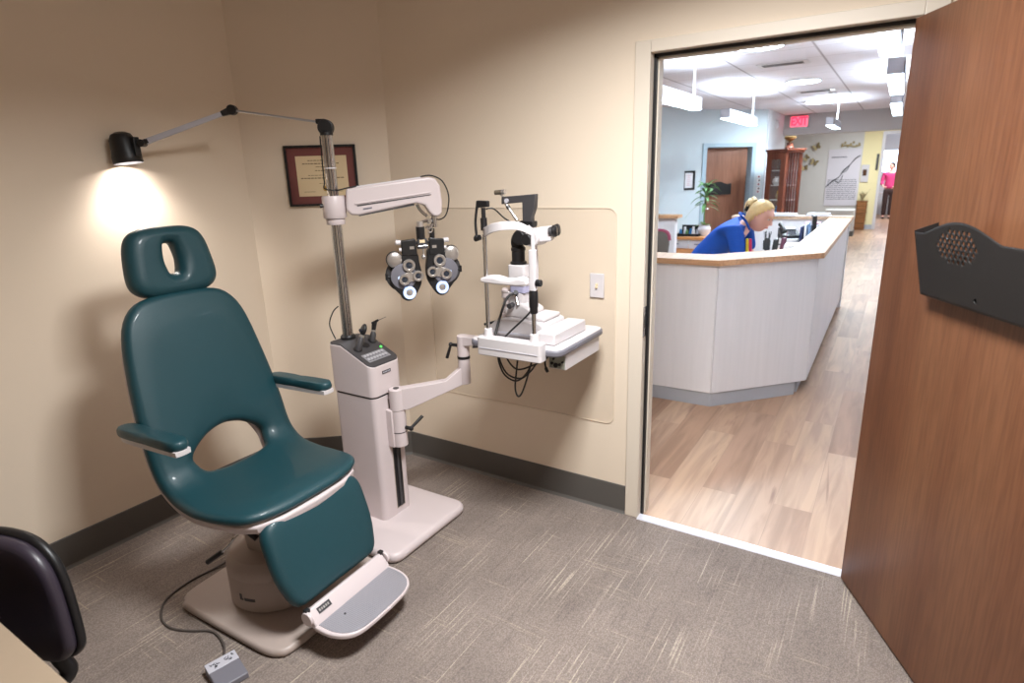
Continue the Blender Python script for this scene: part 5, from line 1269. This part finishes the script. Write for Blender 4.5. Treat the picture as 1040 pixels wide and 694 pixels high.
# ================================================================== CABINET, TROPHY, FAR WALL
cb = thing('display_cabinet', 'tall mahogany display cabinet with a glass door in the corner by the blue wall', 'cabinet', (-2.0, 9.6, 0))
KD = Vector((.756, -.654, 0)); KN = Vector((-.654, -.756, 0)); K0 = Vector((-2.11, 9.66, 0))
def kb_(mb, a0, a1, o0, o1, z0, z1):
    vs = [K0+KD*a+KN*o+Vector((0, 0, z)) for a in (a0, a1) for o in (o0, o1) for z in (z0, z1)]
    return mb.add(vs, [(0,1,3,2), (4,6,7,5), (0,4,5,1), (2,3,7,6), (0,2,6,4), (1,5,7,3)])
x = MB(); kb_(x, 0, .03, -.34, 0, .1, 1.90); kb_(x, .45, .48, -.34, -.30, .1, 1.90); kb_(x, .45, .48, -.03, 0, .1, 1.90); kb_(x, .45, .48, -.34, 0, .1, .80)
for k in range(5): kb_(x, .455, .475, -.29+.055*k, -.275+.055*k, .8, 1.9)
x.build('carcass', 'mahogany', cb, smooth=False)
x = MB(); kb_(x, .03, .45, -.34, -.33, .1, 1.9); x.build('back_panel', 'white', cb, smooth=False)
x = MB(); kb_(x, -.02, .50, -.36, .02, 1.90, 1.94); kb_(x, -.04, .52, -.38, .04, 1.94, 1.975); x.build('cornice', 'mahogany', cb, bevel=.006)
x = MB(); kb_(x, -.02, .50, -.35, .02, 0, .12); x.build('plinth', 'mahogany', cb, bevel=.006)
x = MB(); kb_(x, .0, .12, 0, .022, .12, 1.90); kb_(x, .36, .48, 0, .022, .12, 1.90); kb_(x, .12, .36, 0, .022, 1.80, 1.90); kb_(x, .12, .36, 0, .022, .12, .80)
dk_ = x.build('door', 'mahogany', cb, smooth=False)
x = MB(); kb_(x, .12, .36, .006, .009, .80, 1.80); x.build('glass', 'clear', dk_, smooth=False)
x = MB(); kb_(x, .345, .355, .022, .035, 1.2, 1.26); x.build('handle', 'gold', dk_)
for z in (.80, 1.08, 1.34, 1.60):
    x = MB(); kb_(x, .03, .45, -.33, -.01, z, z+.012); x.build('shelf', 'wpaper', cb, smooth=False)
for k, (a, z, m_, h_) in enumerate(((.22, 1.613, 'bronze', .12), (.13, 1.353, 'wpaper', .15), (.32, 1.353, 'lgrey', .11), (.24, 1.093, 'khaki', .16), (.22, .813, 'blue_glass', .17))):
    p = K0+KD*a-KN*.12
    o = MB().lathe([(.04, 0), (.075, h_*.35), (.06, h_*.7), (.03, h_*.85), (.045, h_)], (p.x, p.y, z), n=20).build('ornament', m_)
    tag(o, ['dark bronze ornament on the top shelf of the display cabinet', 'white vase on the second shelf of the display cabinet', 'grey pot beside the white vase in the display cabinet', 'khaki vase on the third shelf of the display cabinet', 'blue glass vase on the bottom shelf of the display cabinet'][k], 'ornament', 'ornaments in the display cabinet')
tp_ = K0+KD*.36-KN*.14
t = thing('trophy', 'bronze trophy bowl on a dark plinth on top of the display cabinet', 'trophy', (tp_.x, tp_.y, 1.976))
MB().lathe([(.075, 0), (.08, .02), (.06, .04), (.055, .09), (.065, .10)], (tp_.x, tp_.y, 1.976), n=24).build('plinth', 'mahogany', t)
MB().lathe([(.03, .10), (.02, .12), (.05, .14), (.095, .17), (.10, .20), (.08, .21), (.03, .18), (0, .18)], (tp_.x, tp_.y, 1.976), n=28).build('bowl', 'old_brass', t)
# poster
po = thing('wall_poster', 'large pale grey poster with a rising branch line and small print on the far wall', 'poster', (-1.3, 16.19, .61))
MB().box(-1.72, -.955, 16.178, 16.198, .61, 2.075).build('sheet', mat('pale_grey_poster', (212, 206, 212), .7), po, smooth=False)
x = MB()
br_ = [(-1.76, .98), (-1.70, 1.12), (-1.55, 1.27), (-1.42, 1.36), (-1.33, 1.52), (-1.2, 1.66), (-1.08, 1.82), (-.97, 1.90)]
br_ = [(a, b) for a, b in br_ if a > -1.72] 
x.tube([(-1.72, 16.172, 1.10)]+[(a, 16.172, b) for a, b in br_[1:]], lambda q: .009+.007*math.sin(q*9)**2, n=8)
x.tube([(-1.52, 16.172, 1.30), (-1.44, 16.172, 1.22), (-1.38, 16.172, 1.26), (-1.33, 16.172, 1.42)], .008, n=8)
x.tube([(-1.36, 16.172, 1.47), (-1.26, 16.172, 1.52), (-1.2, 16.172, 1.64)], .008, n=8)
x.build('branch_line', 'dgrey', po)
x = MB()
for r_i in range(11):
    z = .78+.05*r_i; xx = -1.68
    while xx < -1.0:
        l = random.uniform(.03, .11); x.box(xx, min(xx+l, -.99), 16.174, 16.178, z, z+.016); xx += l+.015
x.box(-1.64, -1.28, 16.174, 16.178, 1.86, 1.885)
xo = x.build('print', 'grey', po, smooth=False); xo['kind'] = 'stuff'
# butterflies
for k, (bx, bz, an_, sz) in enumerate(((-2.02, 2.16, .5, .10), (-2.05, 1.76, -.4, .10), (-2.25, 1.88, .9, .09), (-2.27, 1.62, .2, .09))):
    t = thing('wall_butterfly', ['khaki butterfly ornament, highest on the grey wall right of the cabinet', 'khaki butterfly ornament lowest to the left of the poster', 'khaki butterfly ornament just right of the cabinet top, upper of two', 'khaki butterfly ornament beside the cabinet side, lower of two'][k], 'wall ornament', (bx, 16.19, bz), group='butterfly ornaments on the grey wall')
    for sg in (-1, 1):
        wp = [(0, -.02), (.4, .75), (.9, .9), (1.0, .5), (.7, .05), (.85, -.3), (.6, -.75), (.2, -.6)]
        ca, sa_ = math.cos(an_), math.sin(an_)
        MB().prism([(sg*a*sz, b*sz) for a, b in wp], lambda a, b: Vector((bx+a*ca-b*sa_, 16.17-abs(a)*.5, bz+a*sa_+b*ca)), lambda a, b: Vector((bx+a*ca-b*sa_, 16.178-abs(a)*.5, bz+a*sa_+b*ca))).build('wing', 'khaki', t, smooth=False)
    MB().cyl((bx, 16.175, bz-.05), (bx, 16.175, bz+.07), .012, n=8).cyl((bx, 16.175, bz), (bx, 16.2, bz), .006, n=8).build('body', 'bronze', t)
t = thing('wall_ornament', 'dull metal branch ornament above the poster', 'wall ornament', (-1.25, 16.19, 2.2))
MB().tube([(-1.45, 16.18, 2.14), (-1.3, 16.16, 2.17), (-1.12, 16.16, 2.13), (-1.0, 16.18, 2.16)], .018, n=8).build('branch', 'khaki', t)
for k in range(7):
    a = -1.42+.065*k; MB().sphere((a, 16.165, 2.16+.05*math.sin(k*2.1)+.03), .028, (1, .4, 1.2), 10).build('leaf', 'khaki', t)
# yellow wall: picture, basket
t = thing('small_picture', 'white picture with a brown square motif on the yellow wall', 'picture', (-.82, 16.19, 1.2))
MB().box(-.915, -.735, 16.17, 16.199, 1.22, 1.66).build('frame', 'white', t, bevel=.004)
MB().box(-.875, -.785, 16.166, 16.171, 1.38, 1.54).build('motif', 'bronze', t, smooth=False)
t = thing('tall_basket', 'tall woven wicker basket on the floor at the corridor end', 'basket', (-.78, 16.0, 0))
MB().prism(rrect(.24, .22, .03, 4, -.80, 16.0), lambda a, b: Vector((-.8+(a+.8)*.9, 16+(b-16)*.9, 0)), lambda a, b: Vector((a, b, .74))).build('body', 'wicker', t)
x = MB()
for z in (.04, .24, .44, .62, .72): x.prism(rrect(.262, .242, .03, 4, -.80, 16.0), lambda a, b: Vector((-.8+(a+.8)*(.9+.1*z/.74), 16+(b-16)*(.9+.1*z/.74), z)), lambda a, b: Vector((-.8+(a+.8)*(.9+.1*z/.74), 16+(b-16)*(.9+.1*z/.74), z+.028)))
x.build('woven_bands', 'wicker', t)
t = thing('dried_plant', 'pale dried stems and leaves rising from the wicker basket', 'plant', (-.80, 16.0, .745))
x = MB()
for k in range(14):
    a = k*2.4; leafblade(x, (-.80, 16.0, .74), (math.cos(a)*.5, math.sin(a)*.3, 1.3), random.uniform(.25, .42), .02, .2)
x.build('leaves', 'khaki', t)
t = thing('low_cabinet', 'pale low cabinet with a dark base at the far end of the counter', 'cabinet', (-1.1, 14.4, 0))
MB().box(-1.5, -.86, 14.2, 14.7, .1, .62).build('body', 'grey_wall', t, bevel=.01)
MB().box(-1.5, -.84, 14.18, 14.7, 0, .12).build('plinth', 'rubber_base', t, smooth=False)
t = thing('door_sign', 'thin dark sign beside the far doorway', 'sign', (-.56, 16.19, 1.5))
MB().box(-.60, -.545, 16.172, 16.199, 1.52, 1.92).build('plate', 'dgrey', t, bevel=.004)
t = thing('far_desk', 'pale far desk in the bright room beyond the corridor', 'desk', (.1, 21, 0))
MB().box(-.7, .9, 20.9, 21.5, .72, .76).build('desktop', 'white', t, smooth=False)
for x_ in (-.66, .82): MB().box(x_, x_+.04, 20.95, 21.45, 0, .72).build('side_panel', 'white', t, smooth=False)

# ================================================================== PEOPLE
def skinned(name, m, verts, edges, radii, parent=None, sub=2, root=0):
    me = bpy.data.meshes.new(name); me.from_pydata([Vector(v) for v in verts], edges, []); me.materials.append(M[m])
    o = bpy.data.objects.new(name, me); C.objects.link(o)
    sk = o.modifiers.new('skin', 'SKIN'); sk.use_smooth_shade = True; sk.use_x_symmetry = False; sk.use_y_symmetry = False; sk.use_z_symmetry = False
    sb = o.modifiers.new('sub', 'SUBSURF'); sb.levels = sub; sb.render_levels = sub
    bpy.context.view_layer.update()
    for i, r_ in enumerate(radii):
        sv = me.skin_vertices[0].data[i]; sv.radius = r_ if isinstance(r_, tuple) else (r_, r_); sv.use_root = (i == root)
    bpy.context.view_layer.update()
    m2 = bpy.data.meshes.new_from_object(o.evaluated_get(bpy.context.evaluated_depsgraph_get()))
    o.modifiers.clear(); o.data = m2
    m2.polygons.foreach_set('use_smooth', [True]*len(m2.polygons))
    if parent: setparent(o, parent)
    return o
def chain(pts): return [Vector(p) for p in pts]
def hand(root_p, fwd, palm_dn, side, L=.175):
    """verts/edges/radii of a hand: palm and five fingers; fwd: finger direction, side: towards the thumb"""
    f = Vector(fwd).normalized(); s = Vector(side).normalized(); dn = Vector(palm_dn).normalized(); p = Vector(root_p)
    V = [p, p+f*.045, p+f*.085]; E_ = [(0, 1), (1, 2)]; Rd = [(.026, .018), (.036, .016), (.038, .015)]
    for k, (off, ln) in enumerate(((.027, .070), (.009, .080), (-.009, .074), (-.027, .058))):
        b = len(V); V += [p+f*.088+s*off*1.05, p+f*(.088+ln*.45)+s*off*1.15+dn*.006, p+f*(.088+ln*.78)+s*off*1.15+dn*.020, p+f*(.088+ln)+s*off*1.12+dn*.036]
        E_ += [(2, b), (b, b+1), (b+1, b+2), (b+2, b+3)]; Rd += [.0095, .009, .0085, .007]
    b = len(V); V += [p+f*.035+s*.032+dn*.004, p+f*.062+s*.055+dn*.012, p+f*.088+s*.062+dn*.022]
    E_ += [(1, b), (b, b+1), (b+1, b+2)]; Rd += [.012, .010, .008]
    return V, E_, Rd

wm_ = thing('person', 'woman in a royal blue top with blonde pinned-up hair, bending over the reception desk', 'person', (-1.30, 2.56, 0))
WX = lambda x, y, z: Vector((x, y, z))
neck = WX(-.985, 2.50, 1.245)
# body: one continuous skin from feet to neck, arms and hands
V = [WX(-1.32, 2.55, .93), WX(-1.25, 2.545, 1.03), WX(-1.16, 2.53, 1.13), WX(-1.065, 2.515, 1.215), neck, WX(-.935, 2.492, 1.262)]
E_ = [(0, 1), (1, 2), (2, 3), (3, 4), (4, 5)]; Rd = [(.155, .125), (.140, .105), (.150, .105), (.135, .085), .05, .048]
for sg in (-1, 1):
    b = len(V)
    V += [WX(-1.33, 2.55+sg*.09, .86), WX(-1.31, 2.55+sg*.10, .48), WX(-1.345, 2.55+sg*.10, .10), WX(-1.24, 2.55+sg*.115, .045)]
    E_ += [(0, b), (b, b+1), (b+1, b+2), (b+2, b+3)]; Rd += [(.095, .095), .062, .042, (.04, .032)]
    b = len(V)
    V += [WX(-1.045, 2.515+sg*.155, 1.195), WX(-1.0, 2.50+sg*.20, .985), WX(-.86, 2.50+sg*.13, .845)]
    E_ += [(3, b), (b, b+1), (b+1, b+2)]; Rd += [.058, .042, .028]
    hv, he, hr_ = hand(V[-1]+WX(.02, 0, -.018), (1, -sg*.15, -.18), (0, 0, -1), (0, -sg, 0))
    o_ = len(V); V += hv; E_ += [(o_-1, o_)]+[(a+o_, b_+o_) for a, b_ in he]; Rd += hr_
body = skinned('body', 'skin', V, E_, Rd, wm_)
# clothes
TV = [WX(-1.335, 2.55, .88), WX(-1.32, 2.55, .95), WX(-1.25, 2.545, 1.035), WX(-1.16, 2.53, 1.135), WX(-1.07, 2.515, 1.222), WX(-1.02, 2.507, 1.252)]
TE = [(0, 1), (1, 2), (2, 3), (3, 4), (4, 5)]; TR = [(.172, .138), (.168, .136), (.158, .120), (.168, .122), (.150, .098), (.075, .066)]
for sg in (-1, 1):
    b = len(TV); TV += [WX(-1.045, 2.515+sg*.165, 1.195), WX(-1.015, 2.507+sg*.195, 1.07), WX(-1.0, 2.503+sg*.203, 1.0)]
    TE += [(4, b), (b, b+1), (b+1, b+2)]; TR += [(.076, .074), (.066, .062), (.064, .06)]
top = skinned('blue_top', 'blue_shirt', TV, TE, TR, wm_)
# open collar
cv = MB().tube([(-.955, 2.44, 1.20), (-.985, 2.43, 1.262), (-1.03, 2.45, 1.31), (-1.055, 2.51, 1.325), (-1.03, 2.565, 1.31), (-.985, 2.575, 1.262), (-.95, 2.555, 1.20)], .009, n=10).build('collar', 'blue_shirt', top)
LV = [WX(-1.335, 2.55, .93), WX(-1.335, 2.55, .88)]; LE = [(0, 1)]; LR = [(.158, .134), (.162, .138)]
for sg in (-1, 1):
    b = len(LV); LV += [WX(-1.33, 2.55+sg*.09, .80), WX(-1.31, 2.55+sg*.10, .48), WX(-1.345, 2.55+sg*.10, .09)]
    LE += [(1, b), (b, b+1), (b+1, b+2)]; LR += [(.10, .10), .074, .062]
skinned('trousers', 'navy', LV, LE, LR, wm_)
for sg in (-1, 1):
    MB().sphere((-1.27, 2.55+sg*.11, .035), 1, (.135, .05, .035), 16).build('shoe', 'black', wm_)
# head in a local frame: local x = face direction, z = crown
def make_head(hc, fdir, up, scale, skin_m, hair_m, parent, bun=True, hair_long=False):
    f = Vector(fdir).normalized(); u = Vector(up); u = (u-f*u.dot(f)).normalized(); l = u.cross(f)
    T = Matrix.Translation(hc) @ Matrix((f, l, u)).transposed().to_4x4() @ Matrix.Scale(scale, 4)
    b = MB(); n = 28; m = 18; vs = []
    for i in range(m+1):
        ph_ = PI*i/m
        for j in range(n):
            t = 2*PI*j/n; x = math.sin(ph_)*math.cos(t); y = math.sin(ph_)*math.sin(t); z = math.cos(ph_)
            px_ = .096*x; py = .074*y; pz = .115*z
            if z < 0: py *= 1-.28*(-z)**1.5; px_ *= (1-.10*(-z)) if x > 0 else (1-.38*(-z))
            if x > .3:
                px_ += .003*math.exp(-((z-.30)/.15)**2)                            # brow
                px_ -= .007*math.exp(-((z-.06)/.12)**2)*math.exp(-((abs(y)-.38)/.2)**2)   # eye sockets
                px_ += .006*math.exp(-((z+.52)/.12)**2)*math.exp(-(y/.3)**2)        # lips
                px_ += .007*math.exp(-((z+.85)/.12)**2)*math.exp(-(y/.4)**2)        # chin
            vs.append((px_, py, pz))
    fs = [(i*n+j, (i+1)*n+j, (i+1)*n+(j+1) % n, i*n+(j+1) % n) for i in range(m) for j in range(n)]
    b.add(vs, fs)
    hd = b.build('head', skin_m, parent, T=T, ang=80)
    nz = MB().lathe([(.006, .045), (.009, .02), (.0135, .0), (.012, -.008), (.004, -.012)], (.098, 0, -.022), (-.28, 0, 1), 14).build('nose', skin_m, hd, T=T, ang=80)
    for sg in (-1, 1):
        MB().sphere((.0775, sg*.029, .006), .0105, (1, 1.1, .6), 12).build('eye', 'white', hd, T=T)
        MB().sphere((.0855, sg*.029, .006), .0042, (1, 1, 1), 10).build('iris', 'navy', hd, T=T)
        MB().tube([(.095, sg*.014, .028), (.096, sg*.03, .032), (.085, sg*.045, .027)], .003, n=6).build('eyebrow', hair_m, hd, T=T)
        MB().sphere((-.005, sg*.073, -.005), 1, (.018, .007, .030), 14).build('ear', skin_m, hd, T=T)
    MB().tube([(.078, -.020, -.060), (.0885, 0, -.058), (.078, .020, -.060)], lambda q: .002+.003*math.sin(PI*q), n=8).build('mouth', mat('lips', (196, 110, 110), .5), hd, T=T)
    # hair cap: ellipsoid shell cut away at the face
    b = MB(); vs = []; keep = {}; m = 20; n = 36
    for i in range(m+1):
        ph_ = PI*i/m
        for j in range(n):
            t = 2*PI*j/n; x = math.sin(ph_)*math.cos(t); y = math.sin(ph_)*math.sin(t); z = math.cos(ph_)
            w_ = 1+.03*math.sin(t*9+ph_*6)
            lim = -.62 if not hair_long else -1.0
            line = .55-.9*max(0, -x)-.35*abs(y) if True else 0
            vs.append((.108*x*w_-.010, .086*y*w_, .124*z*w_+.004)); keep[(i, j)] = (z > (.62-1.25*max(0, .75-x)) and z > lim)
    fs = [(i*n+j, (i+1)*n+j, (i+1)*n+(j+1) % n, i*n+(j+1) % n) for i in range(m) for j in range(n) if all(keep[(a, c_ % n)] for a, c_ in ((i, j), (i+1, j), (i+1, j+1), (i, j+1)))]
    used_ = sorted({v for f_ in fs for v in f_}); mp_ = {v: k for k, v in enumerate(used_)}
    b.add([vs[v] for v in used_], [tuple(mp_[v] for v in f_) for f_ in fs])
    ho_ = b.build('hair', hair_m, hd, T=T, ang=80)
    md = ho_.modifiers.new('thick', 'SOLIDIFY'); md.thickness = .012; md.offset = -1
    if bun:
        MB().sphere((-.115, 0, .045), 1, (.046, .052, .058), 16).sphere((-.13, .01, .075), 1, (.03, .04, .03), 12).tube([(-.08, -.03, .09), (-.12, 0, .10), (-.14, .03, .05), (-.11, .02, 0), (-.09, -.02, -.02)], .018, n=10).build('bun', hair_m, ho_, T=T)
        MB().box(-.128, -.10, -.05, -.042, .0, .055).build('hair_clip', 'black', ho_, T=T, bevel=.004)
    return hd
make_head(WX(-.888, 2.475, 1.300), (.88, -.30, -.34), (.35, 0, .95), 1.0, 'skin', 'hair', wm_)
for k, (dx, m_, lab) in enumerate(((0, 'yellow', 'yellow highlighter clipped at the front of the woman\'s blue top'), (.024, 'pink', 'pink highlighter clipped at the front of the woman\'s blue top'))):
    px_, py_ = -.940+dx, 2.325
    t = thing('highlighter_pen', lab, 'pen', (px_, py_, 1.04))
    MB().cyl((px_-.002, py_, 1.045), (px_-.006, py_, 1.115), .0115, n=12).build('barrel', m_, t, bevel=.002)
    MB().cyl((px_-.006, py_, 1.115), (px_-.008, py_, 1.145), .0118, .009, n=12).build('cap', 'pink' if k else 'yellow', t, bevel=.002)

pp = thing('person', 'person in a pink top and dark trousers standing beyond the corridor end', 'person', (-.30, 20, 0))
V = [WX(-.27, 20, .95), WX(-.27, 20, 1.10), WX(-.27, 20, 1.28), WX(-.28, 20, 1.38), WX(-.28, 19.99, 1.45), WX(-.28, 19.99, 1.50)]
E_ = [(0, 1), (1, 2), (2, 3), (3, 4), (4, 5)]; Rd = [(.14, .10), (.125, .09), (.15, .10), (.12, .08), .05, .05]
for sg in (-1, 1):
    b = len(V); V += [WX(-.27+sg*.08, 20, .86), WX(-.27+sg*.085, 19.99, .48), WX(-.27+sg*.085, 20.02, .09), WX(-.27+sg*.09, 19.92, .04)]
    E_ += [(0, b), (b, b+1), (b+1, b+2), (b+2, b+3)]; Rd += [.09, .06, .04, (.035, .03)]
    b = len(V); V += [WX(-.28+sg*.16, 20, 1.36), WX(-.28+sg*.22, 19.98, 1.10), WX(-.28+sg*.16, 19.84, .98)]
    E_ += [(3, b), (b, b+1), (b+1, b+2)]; Rd += [.055, .04, .027]
    hv, he, hr_ = hand(V[-1], (-sg*.3, -.9, .1), (0, 0, -1), (-sg, 0, 0)); o_ = len(V); V += hv; E_ += [(o_-1, o_)]+[(a+o_, b_+o_) for a, b_ in he]; Rd += hr_
skinned('body', 'skin', V, E_, Rd, pp)
TV = [WX(-.27, 20, .90), WX(-.27, 20, 1.0), WX(-.27, 20, 1.12), WX(-.27, 20, 1.28), WX(-.28, 20, 1.39), WX(-.28, 19.995, 1.42)]
TE = [(0, 1), (1, 2), (2, 3), (3, 4), (4, 5)]; TR = [(.17, .13), (.165, .125), (.15, .11), (.17, .12), (.14, .095), (.07, .06)]
for sg in (-1, 1):
    b = len(TV); TV += [WX(-.28+sg*.165, 20, 1.36), WX(-.28+sg*.22, 19.98, 1.12), WX(-.28+sg*.19, 19.90, 1.03)]
    TE += [(4, b), (b, b+1), (b+1, b+2)]; TR += [.075, .062, .055]
skinned('pink_top', 'pink_shirt', TV, TE, TR, pp)
LV = [WX(-.27, 20, .96), WX(-.27, 20, .90)]; LE = [(0, 1)]; LR = [(.15, .11), (.155, .12)]
for sg in (-1, 1):
    b = len(LV); LV += [WX(-.27+sg*.08, 20, .82), WX(-.27+sg*.085, 19.99, .48), WX(-.27+sg*.085, 20.02, .08)]
    LE += [(1, b), (b, b+1), (b+1, b+2)]; LR += [.10, .078, .065]
skinned('trousers', 'dark_trousers', LV, LE, LR, pp)
for sg in (-1, 1): MB().sphere((-.27+sg*.09, 19.96, .03), 1, (.045, .12, .03), 14).build('shoe', 'black', pp)
make_head(WX(-.28, 19.97, 1.585), (-.5, -.8, -.1), (0, 0, 1), .95, 'skin', 'dark_hair', pp, bun=False)

# ================================================================== LIGHT
def area(name, loc, sx, sy, e, col=(1, 1, 1), rot=(0, 0, 0), spread=180):
    l = bpy.data.lights.new(name, 'AREA'); l.shape = 'RECTANGLE'; l.size = sx; l.size_y = sy; l.energy = e; l.color = col; l.spread = R(spread)
    o = bpy.data.objects.new(name, l); C.objects.link(o); o.location = loc; o.rotation_euler = rot; return o
# ceiling light of the exam room (above and behind the camera)
t = thing('ceiling_light', 'flat square ceiling light of the exam room', 'ceiling light', (-.48, -1.30, 2.68))
MB().box(-.79, -.17, -1.61, -.99, 2.675, 2.6995).build('frame', 'white', t, bevel=.004)
area('room_light', (-.48, -1.30, 2.672), .56, .56, 67, (.97, .99, 1), spread=152)
# recessed lights and pendants of the reception also carry real lamps
for x, y, e in ((-1.2, 3.56, 26), (-1.2, 6.4, 26), (-1.32, 9.4, 26)):
    area('reception_light', (x, y, HC-.03), .35, .35, e*1.8, (.74, .90, 1))
area('corridor_fill', (-.6, 14.2, HC), .6, .6, 75, (.84, .94, 1))  # added fill lamp without a fitting, brightens the corridor and yellow wall
area('far_room_light', (0.1, 19, HC), 1.2, 1.2, 60, (.98, .98, 1))
wd = bpy.data.worlds.new('world'); bpy.context.scene.world = wd; wd.use_nodes = True
wd.node_tree.nodes['Background'].inputs[0].default_value = (.9, .95, 1, 1); wd.node_tree.nodes['Background'].inputs[1].default_value = .3
for o in list(bpy.data.objects):
    if '_w' in o: del o['_w']
sc = bpy.context.scene
sc.view_settings.view_transform = 'Standard'; sc.view_settings.look = 'None'; sc.view_settings.gamma = 1; sc.view_settings.use_curve_mapping = False
sc.view_settings.exposure = 0.5
